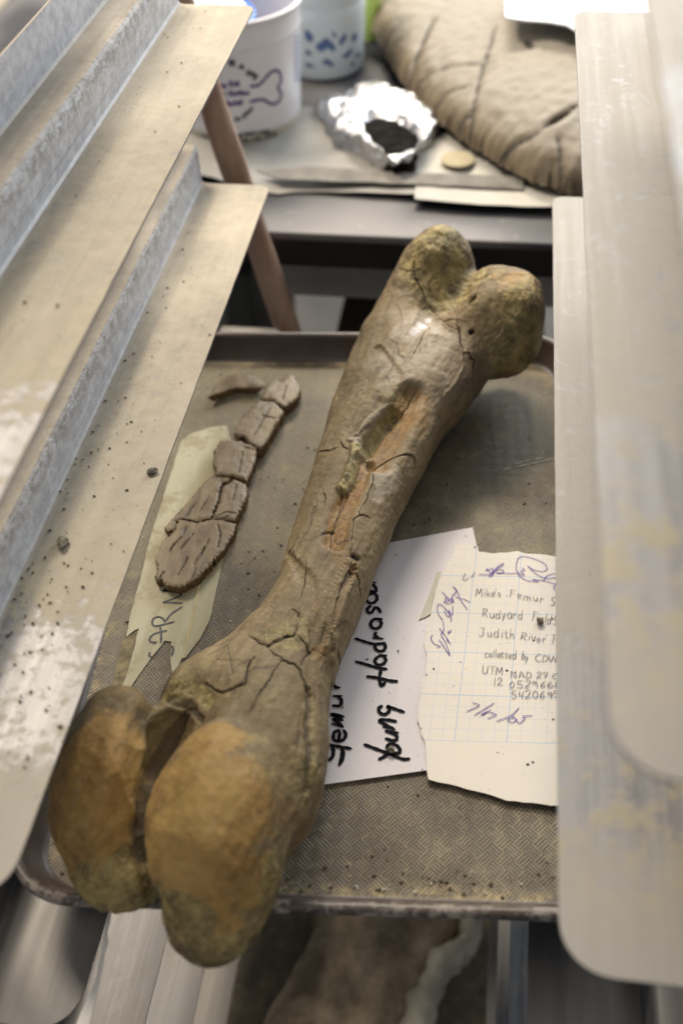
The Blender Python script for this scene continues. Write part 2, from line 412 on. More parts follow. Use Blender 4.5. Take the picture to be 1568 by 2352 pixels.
def seg_dist(P, A, B):
    d = B - A; t_ = np.clip(((P - A) @ d) / max(d @ d, 1e-12), 0, 1)
    return np.linalg.norm(P - A - t_[:, None] * d, axis=1)
def jitter(pl, amp, seed):
    r = np.random.default_rng(seed); out = [pl[0]]
    for a, b in zip(pl, pl[1:]):
        a = np.array(a, float); b = np.array(b, float); L = np.linalg.norm(b - a); n = max(1, int(L / 9))
        for i in range(1, n + 1):
            p = a + (b - a) * i / n
            if i < n: p = p + r.normal(0, amp, 2)
            out.append(tuple(p))
    return out

# bone-local frame: x along the bone, y towards the photo's left, z up
def build_femur():
    h = .0045
    lo = (-.20, -.24, -.27); hi = (1.29, .25, .06)
    ax = [np.arange(lo[i], hi[i], h, dtype=np.float32) for i in range(3)]
    T, U_, Z = np.meshgrid(ax[0], ax[1], ax[2], indexing='ij')
    vol = femur(T, U_, Z).astype(np.float32)
    V, Q = surface_nets(vol, lo, h)
    V = V * np.array([1, -1, 1])
    Q = Q[:, ::-1]
    me = bpy.data.meshes.new('fossil_femur'); me.from_pydata((V * S).tolist(), [], Q.tolist()); me.update()
    o = bpy.data.objects.new('fossil_femur', me); COL.objects.link(o)
    sb = o.modifiers.new('s', 'SUBSURF'); sb.levels = 2; sb.render_levels = 2
    dg = bpy.context.evaluated_depsgraph_get()
    me2 = bpy.data.meshes.new_from_object(o.evaluated_get(dg)); o.modifiers.clear(); o.data = me2; bpy.data.meshes.remove(me)
    me2.name = 'fossil_femur'
    n = len(me2.vertices); P = np.empty(n * 3); me2.vertices.foreach_get('co', P); P = P.reshape(-1, 3) / S
    N = np.empty(n * 3, np.float32); me2.vertex_normals.foreach_get('vector', N); N = N.reshape(-1, 3).astype(float)
    # world transform of the local frame
    X3 = np.array([FD[0], FD[1], 0]); Y3 = -np.array([FU[0], FU[1], 0]); Z3 = np.array([0, 0, 1.0])
    Rl = np.stack([X3, Y3, Z3], 1); T0 = np.array([FO[0], FO[1], 0])
    o.matrix_world = Matrix([[*Rl[0], T0[0] * S], [*Rl[1], T0[1] * S], [*Rl[2], 0], [0, 0, 0, 1]])
    bv = BVHTree.FromPolygons(V.tolist(), Q.tolist())
    camL = Vector(Rl.T @ (CAMW - T0))
    def hit(p):
        d = Vector(Rl.T @ ray(p)).normalized(); r = bv.ray_cast(camL, d)
        return np.array(r[0]) if r[0] is not None else None
    NA = ['ochre', 'olive', 'dirt_shade', 'pale', 'rust', 'rough', 'white']
    A = {k: np.zeros(n) for k in NA}
    disp = np.zeros(n)
    # large undulation, then flutes and pits along the bone
    Pa = P * np.array([1, 1, 1]); Ps = P * np.array([.28, 1, 1])
    cond = np.clip((.16 - P[:, 0]) / .10, 0, 1); prox = np.clip((P[:, 0] - .86) / .12, 0, 1)
    disp += (.0030 * fnoise(Pa, 14, 1, 2) - .0075 * (np.abs(fnoise(Pa, 10.5, 21, 2)) - .28)) * (.08 + .92 * np.maximum(cond * .9, prox)) + .0016 * fnoise(Ps, 44, 3, 3)
    disp += .0005 * fnoise(Pa, 130, 6, 2) - .0012 * np.clip(fnoise(P * np.array([.5, 1, 1]), 60, 41, 2) - .35, 0, 1)
    for px, py, rad, key, val, dep in BLOBS:
        c = hit((px, py))
        if c is None: continue
        d = np.linalg.norm(P - c, axis=1); m_ = d < rad * 1.9
        q = d[m_] / rad + .30 * fnoise(P[m_], 34, 8, 3)
        w_ = 1 - np.clip((q - .55) / .6, 0, 1); w_ = w_ * w_ * (3 - 2 * w_)
        if key: A[key][m_] = np.maximum(A[key][m_], val * w_) if val > 0 else A[key][m_] * (1 + val * w_)
        disp[m_] += dep * w_
    for i, (pl, wd, dep, key, val, jt, step) in enumerate(LINES):
        pts = [hit(p) for p in jitter(pl, jt, 100 + i)]
        pts = [p for p in pts if p is not None]
        if len(pts) < 2: continue
        lo_ = np.min(pts, 0) - wd * 4 - .012; hi_ = np.max(pts, 0) + wd * 4 + .012
        m_ = np.where(np.all((P > lo_) & (P < hi_), axis=1))[0]
        if not len(m_): continue
        best = np.full(len(m_), 9.0); sd = np.zeros(len(m_))
        K = len(pts) - 1
        for j, (a, b) in enumerate(zip(pts, pts[1:])):
            if np.linalg.norm(b - a) > .05: continue
            dd = seg_dist(P[m_], a, b); up_ = dd < best
            taper = 1.0 if key in ('rust', 'olive', 'ochre') else (.45 + .55 * math.sin(math.pi * min(1, (j + .7) / K)))
            best = np.where(up_, dd / max(taper, .25), best)
            cr = np.cross(b - a, P[m_] - a) @ np.array([0, 0, 1.0]); sd = np.where(up_, np.sign(cr), sd)
        nn = 1 + .30 * vnoise(P[m_], min(170, .22 / wd), 4)
        g = np.exp(-(best / (wd * nn)) ** (2 if wd < .006 else 4.0))
        disp[m_] -= dep * g
        if step: disp[m_] += step * sd * np.exp(-(best / (wd * 5)) ** 2) * (1 - g)
        elif key == 'dirt_shade' and wd < .005: disp[m_] += .0011 * (1 if i % 2 else -1) * sd * np.exp(-best / .006) * (1 - g)
        if key: A[key][m_] = np.maximum(A[key][m_], val * np.clip(g * 1.25, 0, 1))
    disp += A['rust'] * (.0022 * fnoise(Ps, 95, 61, 3)) + A['olive'] * .0011 * fnoise(P, 120, 62, 2)
    P2 = P + N * disp[:, None]
    F_ = None
    P2[:, 2] = np.where(P2[:, 2] < ZF + .002, ZF + .002, P2[:, 2])
    me2.vertices.foreach_set('co', (P2 * S).ravel())
    for k in NA:
        a = me2.attributes.new(k, 'FLOAT', 'POINT'); a.data.foreach_set('value', A[k].astype(np.float32))
    me2.polygons.foreach_set('use_smooth', [True] * len(me2.polygons)); me2.update()
    me2.materials.clear(); me2.materials.append(M_BONE)
    tag(o, 'large brown fossil thigh bone with two orange knuckles lying across the tray', 'fossil bone')
    return o

PX = lambda pts: crop(1500, 800, 1.96, pts)          # upper end
SH = lambda pts: crop(1150, 1450, 2.24, pts)         # shaft
DS = lambda pts: crop(1000, 2400, 2.6125, pts)       # lower end
DL = lambda pts: crop(0, 2000, 1.12, pts)
LINES = []
def L_(f, pts, wd=.0016, dep=.006, key='dirt_shade', val=1.0, jt=1.3, step=0.0):
    if key == 'dirt_shade' and wd < .005: wd = max(.0009, wd * (.40 if wd > .0019 else .5)); dep *= .50
    LINES.append((f(pts) if f else pts, wd, dep, key, val, jt, step))
# (broad relief first, cracks after)
L_(SH, [(1100, 250), (1020, 440), (920, 620), (850, 760), (810, 860)], .026, .019, 'rust', .8, 0)
L_(SH, [(960, 420), (860, 520), (770, 640), (700, 740)], .013, .013, 'olive', .75, 0)
L_(SH, [(710, 860), (640, 1030), (560, 1180), (480, 1340), (440, 1500), (430, 1600)], .017, .011, 'rust', .95, 0)
L_(SH, [(1200, 330), (1190, 480), (1160, 600)], .016, .002, 'rust', .55, 0)
L_(SH, [(620, 760), (585, 900), (545, 1060), (500, 1120)], .010, -.008, 'olive', .85, 0)
L_(SH, [(560, 700), (640, 700), (680, 790)], .006, -.003, 'pale', .6, 0)
L_(SH, [(900, 350), (780, 470), (680, 570), (620, 660)], .006, -.004, 'pale', .35, 0)
L_(SH, [(900, 950), (860, 1080), (800, 1200)], .018, .002, 'pale', .5, 0)
L_(SH, [(420, 330), (380, 450), (310, 600), (270, 740), (200, 880)], .007, -.001, 'rust', .45, 1)
L_(SH, [(600, 1850), (450, 2080), (380, 2300), (330, 2500)], .007, .005, None, 0, 0, .003)
L_(None, [(660, 1270), (705, 1330), (725, 1420), (715, 1500)], .012, .004, None, 0, 0)
L_(None, [(800, 1290), (770, 1420), (765, 1520)], .013, -.005, None, 0, 0)
L_(None, [(870, 800), (905, 860), (880, 960), (820, 1060)], .020, .004, None, 0, 0)
L_(None, [(437, 1631), (398, 1690), (362, 1760), (335, 1830), (318, 1890), (326, 1950), (348, 2010), (380, 2075)], .016, .002, 'dirt_shade', .62, 0)  # paints the shade of the cleft between the condyles into the colour
# ring crack round the head, gaps of the upper end
L_(PX, [(270, 470), (280, 560), (300, 620), (370, 710), (395, 800), (470, 895), (530, 950), (580, 995), (650, 1020), (665, 1100), (690, 1200), (695, 1280)], .0034, .012, 'dirt_shade', 1, 1.5, -.003)
L_(PX, [(820, 590), (830, 660), (800, 720), (745, 785), (700, 830), (650, 880), (640, 910), (655, 1010)], .0032, .011, 'dirt_shade', 1, 1.5, .002)
L_(PX, [(770, 765), (735, 795)], .006, .012, 'dirt_shade', 1, 0)
L_(PX, [(690, 1195), (740, 1195), (760, 1240), (790, 1255), (780, 1310), (770, 1430)], .0028, .009, 'dirt_shade', 1, 1.2)
L_(PX, [(120, 805), (200, 770), (260, 750), (330, 770), (385, 790)], .0015, .004)
L_(PX, [(190, 530), (275, 545)], .0015, .004)
L_(PX, [(430, 1010), (370, 1080), (330, 1150), (260, 1270)], .0012, .003, 'dirt_shade', .8)
L_(PX, [(180, 830), (210, 930), (200, 1010)], .001, .002, 'dirt_shade', .5)
L_(PX, [(620, 800), (650, 850), (700, 830)], .002, .005); L_(PX, [(530, 945), (590, 935), (650, 940)], .0025, .006)
L_(PX, [(300, 640), (340, 620), (400, 700), (540, 790), (600, 780), (640, 700)], .0035, .004, 'dirt_shade', .55)
L_(PX, [(655, 760), (750, 640), (800, 600)], .0022, .003, 'dirt_shade', .5)
L_(PX, [(900, 1200), (950, 1120), (1000, 1030)], .004, -.002, 'pale', .4)
L_(PX, [(540, 1540), (620, 1440), (700, 1290)], .0035, -.002, 'pale', .5)
L_(PX, [(1010, 620), (1060, 600), (1120, 610)], .010, .003, 'ochre', .7, 0)
# shaft cracks
for pts, wd in (([(195, 860), (250, 820), (320, 790), (370, 790), (425, 765)], .0022), ([(405, 235), (430, 190), (500, 160)], .0013), ([(480, 720), (500, 760), (530, 775)], .0018),
                ([(580, 640), (650, 540), (740, 460), (830, 400), (900, 340), (980, 300), (1070, 300)], .0018), ([(790, 890), (870, 850), (960, 830), (1050, 825), (1120, 830), (1150, 880), (1140, 950), (1115, 1010)], .0020),
                ([(965, 890), (1020, 950), (1050, 1020), (1075, 1070), (1060, 1130), (1000, 1250)], .0020), ([(770, 1000), (765, 1090), (720, 1180), (690, 1260), (640, 1320), (640, 1370)], .0018),
                ([(720, 1380), (640, 1370), (590, 1400), (582, 1500), (575, 1700)], .0016), ([(475, 1130), (490, 1160), (480, 1220), (460, 1300)], .0018),
                ([(575, 1110), (530, 1180), (490, 1260), (440, 1370), (415, 1450), (385, 1500), (380, 1620), (400, 1665), (500, 1650), (560, 1690)], .0024), ([(310, 1530), (350, 1500), (410, 1470)], .0036),
                ([(170, 1570), (210, 1450), (260, 1320), (270, 1250)], .0013), ([(165, 1790), (150, 1950), (115, 2110)], .0013), ([(560, 1690), (575, 1780), (540, 1890), (480, 2020), (425, 2200), (390, 2350)], .0020),
                ([(580, 1870), (620, 1920), (645, 1970), (648, 2090)], .0024), ([(600, 1730), (630, 1760)], .005), ([(530, 1890), (560, 1860), (600, 1880)], .002),
                ([(700, 740), (720, 850), (760, 960), (770, 1050)], .0016), ([(660, 840), (620, 1000), (590, 1100)], .0014), ([(1160, 200), (1110, 290), (1040, 430)], .0014),
                ([(330, 1180), (335, 1260)], .001), ([(240, 1290), (200, 1380)], .0009), ([(60, 1500), (40, 1640), (60, 1760)], .001)):
    L_(SH, pts, wd, .0055)
# lower end
for pts, wd in (([(-30, 360), (60, 400), (160, 450), (185, 490)], .0026), ([(180, 480), (240, 430), (300, 405), (370, 385), (450, 380), (480, 340), (482, 200)], .0024), ([(350, 385), (400, 370), (450, 380)], .004),
                ([(210, 510), (260, 560), (330, 590), (340, 620), (460, 660), (500, 700), (540, 790), (590, 890), (605, 960)], .0026), ([(330, 620), (280, 700), (180, 860), (100, 980), (0, 1150)], .0020),
                ([(520, 390), (590, 470), (650, 540), (560, 620), (540, 690)], .0022), ([(660, 500), (700, 530), (740, 560), (800, 600), (770, 680), (735, 780), (745, 880), (785, 1050)], .0020),
                ([(910, 460), (930, 600), (925, 730)], .0022), ([(440, 90), (510, 130), (500, 170), (540, 180)], .0036), ([(860, 880), (850, 960), (860, 1040)], .0040), ([(800, 700), (835, 760)], .0016), ([(740, 1590), (740, 1680)], .0016),
                ([(520, 1200), (530, 1400), (500, 1600)], .0014)):
    L_(DS, pts, wd, .006)
L_(DS, [(605, 940), (620, 1050), (625, 1200), (620, 1400), (640, 1600), (620, 1800), (600, 2000)], .0056, .0055, 'dirt_shade', .62, 1.5, .002)
L_(DS, [(650, 1000), (660, 1200), (650, 1500)], .004, .001, 'olive', .5, 0)
L_(DL, [(920, 820), (960, 850), (1000, 862), (1060, 835), (1100, 820), (1110, 740), (1140, 700)], .0036, .009)
L_(DL, [(965, 715), (1050, 715), (1110, 735)], .0018, .005); L_(DL, [(1130, 610), (1160, 640), (1200, 650), (1300, 610)], .003, .006)
L_(DL, [(1030, 740), (1035, 780)], .0012, .002, 'dirt_shade', .6)
L_(DL, [(740, 880), (790, 900), (850, 930), (900, 985)], .010, .005, 'dirt_shade', .6, 1)
L_(DL, [(745, 870), (800, 850), (880, 850), (930, 900)], .010, .004, 'olive', .9, 1)
BLOBS = [  # photo x, y, radius, attribute, strength, height
 (205, 1800, .105, 'ochre', 1.0, 0), (180, 1910, .10, 'ochre', 1.0, 0), (230, 1960, .07, 'ochre', .9, 0), (235, 1690, .05, 'ochre', .8, 0), (290, 1600, .055, 'ochre', .35, 0), (330, 1720, .06, 'ochre', .3, 0),
 (455, 1720, .06, 'ochre', .8, 0), (440, 1850, .10, 'ochre', .85, 0), (430, 1980, .10, 'ochre', 1.0, 0), (490, 2020, .09, 'ochre', 1.0, 0), (475, 2100, .07, 'ochre', .9, 0), (390, 1930, .06, 'ochre', .85, 0),
 (560, 1990, .04, 'rust', .35, 0), (640, 1850, .08, 'rust', .30, 0),
 (270, 2070, .060, 'olive', 1.0, 0), (340, 2080, .05, 'olive', 1.0, 0), (200, 2040, .03, 'olive', .6, 0), (370, 2100, .04, 'olive', 1.0, -.004), (320, 2000, .04, 'olive', .7, 0),
 (450, 2165, .03, 'olive', .9, .0), (505, 2190, .035, 'olive', 1.0, .002), (560, 2160, .035, 'olive', .9, .002), (600, 2090, .03, 'olive', .6, 0), (640, 1980, .035, 'olive', .7, 0), (425, 2120, .04, 'olive', .9, 0),
 (1010, 600, .085, 'olive', 1.0, -.006), (1030, 650, .06, 'olive', .9, -.006), (1010, 540, .05, 'olive', .8, .002), (980, 680, .04, 'olive', .7, 0),
 (1150, 680, .09, 'olive', .35, 0), (1215, 720, .07, 'olive', .6, 0), (1200, 800, .07, 'olive', .8, 0), (1190, 650, .05, 'ochre', .5, .003), (1225, 800, .05, 'ochre', .7, 0), (1190, 845, .05, 'ochre', .6, 0),
 (955, 760, .055, 'pale', .85, 0), (1000, 810, .07, 'pale', .55, 0), (930, 830, .06, 'pale', .45, 0), (968, 748, .012, 'white', 1.0, 0), (952, 765, .011, 'white', .9, 0), (981, 738, .009, 'white', .8, 0), (940, 700, .06, 'pale', .35, 0), (960, 870, .07, 'pale', .4, 0),  # white blobs and the pale one beneath paint gloss glare into the colour
 (880, 1080, .04, 'pale', .4, 0), (905, 900, .03, 'olive', .5, .002), (660, 1450, .035, 'olive', .5, 0), (450, 1530, .03, 'olive', .35, 0), (405, 1580, .03, 'olive', .7, 0), (610, 1600, .05, 'olive', .35, 0),
 (795, 1290, .03, 'rust', .45, 0), (740, 1500, .02, 'rust', .4, 0), (760, 1400, .03, 'rust', .25, 0), (690, 1760, .05, 'olive', .5, 0), (620, 1720, .07, 'olive', .35, 0), (500, 1690, .05, 'ochre', .8, 0), (520, 1800, .07, 'ochre', .8, 0), (520, 1920, .07, 'ochre', .8, 0), (430, 1780, .06, 'ochre', .8, 0), (270, 1720, .05, 'ochre', .6, 0), (280, 1850, .06, 'ochre', .8, 0), (150, 1800, .05, 'ochre', .9, 0), (360, 1690, .05, 'olive', .4, -.004), (340, 1820, .05, 'olive', .3, 0),
 (1095, 700, .03, 'dirt_shade', .2, 0), (1082, 761, .006, 'dirt_shade', 1.2, -.006), (1110, 1020, .03, 'rough', 1, 0)]

t = NT('fossil_bone')
along = t.mapping((1.0, 7.0, 7.0))
n1 = t.noise(16, 6, .6); n2 = t.noise(26, 6, .65, along); n3 = t.noise(150, 5, .7); n4 = t.noise(480, 3, .7); n5 = t.noise(5.5, 4, .5)
base = t.mix(t.ramp(n1, .34, .66), (.122, .085, .038), (.236, .172, .086))
base = t.mix(t.ramp(n2, .42, .68, 0, .55), base, (.085, .058, .026))
base = t.mix(t.ramp(n5, .45, .62, 0, .45), base, (.195, .135, .062))
base = t.mix(t.ramp(n3, .55, .72, 0, .5), base, (.30, .235, .135))
base = t.mix(t.attr('pale'), base, t.mix(t.ramp(n3, .3, .7), (.26, .205, .135), (.37, .315, .24)))
och = t.mix(t.ramp(n1, .30, .70), (.20, .105, .022), (.41, .255, .075)); och = t.mix(t.ramp(n3, .42, .75, 0, .55), och, (.44, .29, .10))
och = t.mix(t.ramp(t.noise(40, 5, .7), .52, .68, 0, .6), och, (.14, .068, .022))
rus = t.mix(t.ramp(n3, .35, .65), (.135, .062, .012), (.255, .135, .030)); rus = t.mix(t.ramp(n1, .45, .62), rus, (.24, .15, .06))
oli = t.mix(t.ramp(t.noise(60, 6, .7), .35, .65), (.085, .064, .022), (.340, .270, .10)); oli = t.mix(t.ramp(n4, .5, .7, 0, .6), oli, (.40, .33, .15))
edge = t.math('MULTIPLY', t.math('SUBTRACT', t.noise(48, 7, .75), .5), 1.7)
def soft(a): return t.ramp(t.math('ADD', t.attr(a), t.math('MULTIPLY', edge, t.ramp(t.attr(a), 0, .4))), .12, .80)
base = t.mix(soft('ochre'), base, och); base = t.mix(soft('rust'), base, rus); base = t.mix(t.math('MULTIPLY', soft('olive'), .85), base, oli)
base = t.mix(t.attr('white'), base, (.62, .60, .60))  # glare spots painted onto the bone colour
# hairline network, pale dust specks, small dark pits
hair = t.ramp(t.vor(11, 'DISTANCE_TO_EDGE', t.mapping((1, 3.2, 3.2), None)), .012, .004)
hair = t.math('MULTIPLY', t.math('MULTIPLY', hair, t.ramp(t.noise(18, 4), .52, .62)), t.math('SUBTRACT', 1, t.math('MAXIMUM', t.attr('ochre'), t.attr('olive')), clamp=True))
base = t.mix(t.math('MULTIPLY', hair, .7), base, (.05, .035, .022))
speck = t.math('MULTIPLY', t.ramp(t.vor(330), .16, .10), t.ramp(t.noise(22, 4), .50, .62))
base = t.mix(t.math('MULTIPLY', speck, .8), base, (.55, .48, .34))
pit = t.math('MULTIPLY', t.ramp(t.vor(140), .13, .06), t.ramp(t.noise(31, 4), .55, .62))
base = t.mix(t.math('MULTIPLY', pit, .6), base, (.05, .036, .022))
n6 = t.noise(1, 5, .7, t.mapping((14, 260, 260))); n7 = t.noise(900, 3, .75)
base = t.mix(t.math('MULTIPLY', t.ramp(n6, .56, .70, 0, .6), t.math('SUBTRACT', 1, t.attr('ochre'), clamp=True)), base, (.070, .050, .032))
base = t.mix(t.ramp(n6, .44, .32, 0, .35), base, (.31, .25, .15))
base = t.mix(t.ramp(n7, .55, .72, 0, .45), base, (.33, .265, .15)); base = t.mix(t.ramp(n7, .45, .30, 0, .35), base, (.060, .044, .022))
base = t.mix(t.ramp(t.attr('dirt_shade'), .30, .85), base, t.mix(t.ramp(n3, .4, .7), (.020, .014, .010), (.075, .052, .028)))
t.set(Base_Color=base, Roughness=t.math('ADD', t.ramp(t.attr('pale'), 0, 1, .58, .36), t.math('MULTIPLY', n3, .25)))
t.b.inputs['Specular IOR Level'].default_value = .42
hgt = t.math('ADD', t.math('MULTIPLY', n3, .7), t.math('ADD', t.math('MULTIPLY', n4, .35), t.math('MULTIPLY', n2, 1.2)))
hgt = t.math('SUBTRACT', hgt, t.math('MULTIPLY', hair, .9)); hgt = t.math('SUBTRACT', hgt, t.math('MULTIPLY', pit, .6))
hgt = t.math('SUBTRACT', hgt, t.math('MULTIPLY', t.math('MULTIPLY', t.attr('ochre'), t.ramp(t.vor(260), .26, .10)), .5))
hgt = t.math('ADD', hgt, t.math('SUBTRACT', t.math('MULTIPLY', n7, .25), t.math('MULTIPLY', t.ramp(n6, .56, .70), .35)))
hgt = t.math('ADD', hgt, t.math('MULTIPLY', t.math('MULTIPLY', t.attr('olive'), t.noise(110, 5, .7)), 2.2))
t.bump(hgt, .0010, .45)
M_BONE = t.m
femur_o = build_femur()

# ------------------------------------------------------------------ sheets, slabs and ribbons
def in_poly(P, poly):
    x, y = P[:, 0], P[:, 1]; r = np.zeros(len(P), bool); n = len(poly); j = n - 1
    for i in range(n):
        xi, yi = poly[i]; xj, yj = poly[j]
        c = ((yi > y) != (yj > y)) & (x < (xj - xi) * (y - yi) / (yj - yi + 1e-12) + xi); r ^= c; j = i
    return r
def poly_dist(P, poly):
    d = np.full(len(P), 9.0); n = len(poly)
    for i in range(n):
        a = np.array(poly[i], float); b = np.array(poly[(i + 1) % n], float); e = b - a
        tt = np.clip(((P - a) @ e) / max(e @ e, 1e-12), 0, 1); d = np.minimum(d, np.linalg.norm(P - a - tt[:, None] * e, axis=1))
    return d
def densify(poly, g, jag=0, seed=0):
    r = np.random.default_rng(seed); out = []
    for i in range(len(poly)):
        a = np.array(poly[i][:2], float); b = np.array(poly[(i + 1) % len(poly)][:2], float); n = max(1, int(np.linalg.norm(b - a) / g))
        for k in range(n):
            p = a + (b - a) * k / n
            if k and jag: p = p + r.normal(0, jag, 2)
            out.append((p[0], p[1]))
    return out
def tri_poly(poly, g, seed=0):
    A = np.array(poly); lo, hi = A.min(0), A.max(0); r = np.random.default_rng(seed)
    X_, Y_ = np.meshgrid(np.arange(lo[0], hi[0], g), np.arange(lo[1], hi[1], g)); P = np.stack([X_.ravel(), Y_.ravel()], 1) + r.uniform(-.25, .25, (X_.size, 2)) * g
    P = P[in_poly(P, poly)]
    if len(P): P = P[poly_dist(P, poly) > g * .45]
    n = len(poly); vs_ = [Vector(p) for p in poly] + [Vector(p) for p in P.tolist()]
    v, e, f, *_ = delaunay_2d_cdt(vs_, [(i, (i + 1) % n) for i in range(n)], [list(range(n))], 1, 1e-7)
    return np.array([(p.x, p.y) for p in v]), [list(q) for q in f]
def sheet(name, poly, zf, mat, g=.012, thick=.0012, jag=0, parent=None, seed=0):
    "thin sheet; zf(P) gives its height"
    poly = densify(poly, g, jag, seed); V2, Fc = tri_poly(poly, g, seed); z = zf(V2)
    o = obj(name, np.column_stack([V2, z]), Fc, mat, parent)
    s_ = o.modifiers.new('thickness', 'SOLIDIFY'); s_.thickness = thick * S; s_.offset = 0
    e_ = o.modifiers.new('split', 'EDGE_SPLIT'); e_.split_angle = math.radians(40)
    return o
def slab(name, poly, z0, H, R_, mat, g=.006, jag=.001, edge=.55, rough=.0012, parent=None, seed=0, hf=None, lines=(), inset=0.0, attrs=None):
    "solid piece: domed top over the outline, broken side walls down to z0"
    poly = densify(poly, g * .8, jag, seed); V2, Fc = tri_poly(poly, g, seed)
    d = poly_dist(V2, poly); q = np.clip(d / R_, 0, 1); dome = np.sqrt(np.clip(1 - (1 - q) ** 2, 0, 1))
    P3 = np.column_stack([V2, np.zeros(len(V2))])
    z = z0 + H * (edge + (1 - edge) * dome) + rough * fnoise(P3, 60, seed, 3)
    if hf is not None: z = z + hf(V2)
    dirt_shade = np.zeros(len(V2))
    for pl, wd, dep in lines:
        b = np.full(len(V2), 9.0)
        for a_, b_ in zip(pl, pl[1:]): b = np.minimum(b, seg_dist(V2, np.array(a_[:2]), np.array(b_[:2])))
        gg = np.exp(-(b / wd) ** 2); z -= dep * gg; dirt_shade = np.maximum(dirt_shade, gg)
    z = np.maximum(z, z0 + .001)
    from collections import Counter
    ec = Counter(); dirc = {}
    for f_ in Fc:
        for a_, b_ in zip(f_, f_[1:] + f_[:1]): ec[frozenset((a_, b_))] += 1; dirc[frozenset((a_, b_))] = (a_, b_)
    V = list(np.column_stack([V2, z])); side = {}
    c = V2.mean(0); dd = list(dirt_shade)
    bverts = {i for e, k in ec.items() if k == 1 for i in e}
    for lvl, (fz, fi) in enumerate(((.45, .35), (0.0, 1.0))):
        for i in bverts:
            p = V2[i]; off = (c - p) / (np.linalg.norm(c - p) + 1e-9) * inset * fi + rng.normal(0, jag * .8, 2) * (1 - lvl)
            side[(i, lvl)] = len(V); V.append(np.array([p[0] + off[0], p[1] + off[1], z0 + (z[i] - z0) * fz])); dd.append(.25)
    F2 = [list(f_) for f_ in Fc]; nt = len(F2)
    for e, k in ec.items():
        if k != 1: continue
        a_, b_ = dirc[e]; F2.append([b_, a_, side[(a_, 0)], side[(b_, 0)]]); F2.append([side[(b_, 0)], side[(a_, 0)], side[(a_, 1)], side[(b_, 1)]])
    o = obj(name, V, F2, mat, parent)
    sd = np.zeros(len(V)); sd[len(V2):] = 1
    for nm, val in (('dirt_shade', np.array(dd)), ('side', sd)):
        a_ = o.data.attributes.new(nm, 'FLOAT', 'POINT'); a_.data.foreach_set('value', val.astype(np.float32))
    e_ = o.modifiers.new('split', 'EDGE_SPLIT'); e_.split_angle = math.radians(45)
    return o
def smooth_line(pts, n=5):
    "Catmull-Rom through the points"
    P = [np.array(p, float) for p in pts]
    if len(P) < 3: return P
    P = [2 * P[0] - P[1]] + P + [2 * P[-1] - P[-2]]; out = []
    for i in range(1, len(P) - 2):
        for k in range(n):
            u_ = k / n; a, b, c, d = P[i - 1:i + 3]
            out.append(.5 * ((2 * b) + (-a + c) * u_ + (2 * a - 5 * b + 4 * c - d) * u_ ** 2 + (-a + 3 * b - 3 * c + d) * u_ ** 3))
    out.append(P[-2]); return out
def ribbons(name, strokes, width, mat, parent=None, normal=None, lift=0.0, smooth=True, vary=.12):
    "flat ink strokes; every stroke a list of 3D points; normal(p) gives the surface normal"
    V = []; Fc = []
    for si, st in enumerate(strokes):
        P = smooth_line(st) if smooth else [np.array(p, float) for p in st]
        Q = [P[0]]
        for p in P[1:]:
            if np.linalg.norm(p - Q[-1]) > 1e-5: Q.append(p)
        P = Q
        if len(P) < 2: continue
        base = len(V); n = len(P)
        for i, p in enumerate(P):
            tn = P[min(i + 1, n - 1)] - P[max(i - 1, 0)]; tn /= np.linalg.norm(tn) + 1e-12
            nr = np.array([0, 0, 1.0]) if normal is None else normal(p)
            sd = np.cross(nr, tn); sd /= np.linalg.norm(sd) + 1e-12
            w_ = width * .5 * (1 + vary * math.sin(i * 1.7 + si)) * (.75 if i in (0, n - 1) else 1)
            q = p + nr * (lift + .00003 * (si % 9))
            V += [q - sd * w_, q + sd * w_]
        for i in range(n - 1):
            a = base + 2 * i; Fc.append((a, a + 1, a + 3, a + 2))
        for e_, s_ in ((0, -1), (n - 1, 1)):    # round ends
            p = P[e_]; tn = (P[min(1, n - 1)] - P[0]) if e_ == 0 else (P[-1] - P[-2]); tn = tn / (np.linalg.norm(tn) + 1e-12) * s_
            V.append((V[base + 2 * e_] + V[base + 2 * e_ + 1]) / 2 + tn * width * .38); k = len(V) - 1
            Fc.append((base + 2 * e_, base + 2 * e_ + 1, k))
    return obj(name, V, Fc, mat, parent, smooth=False)

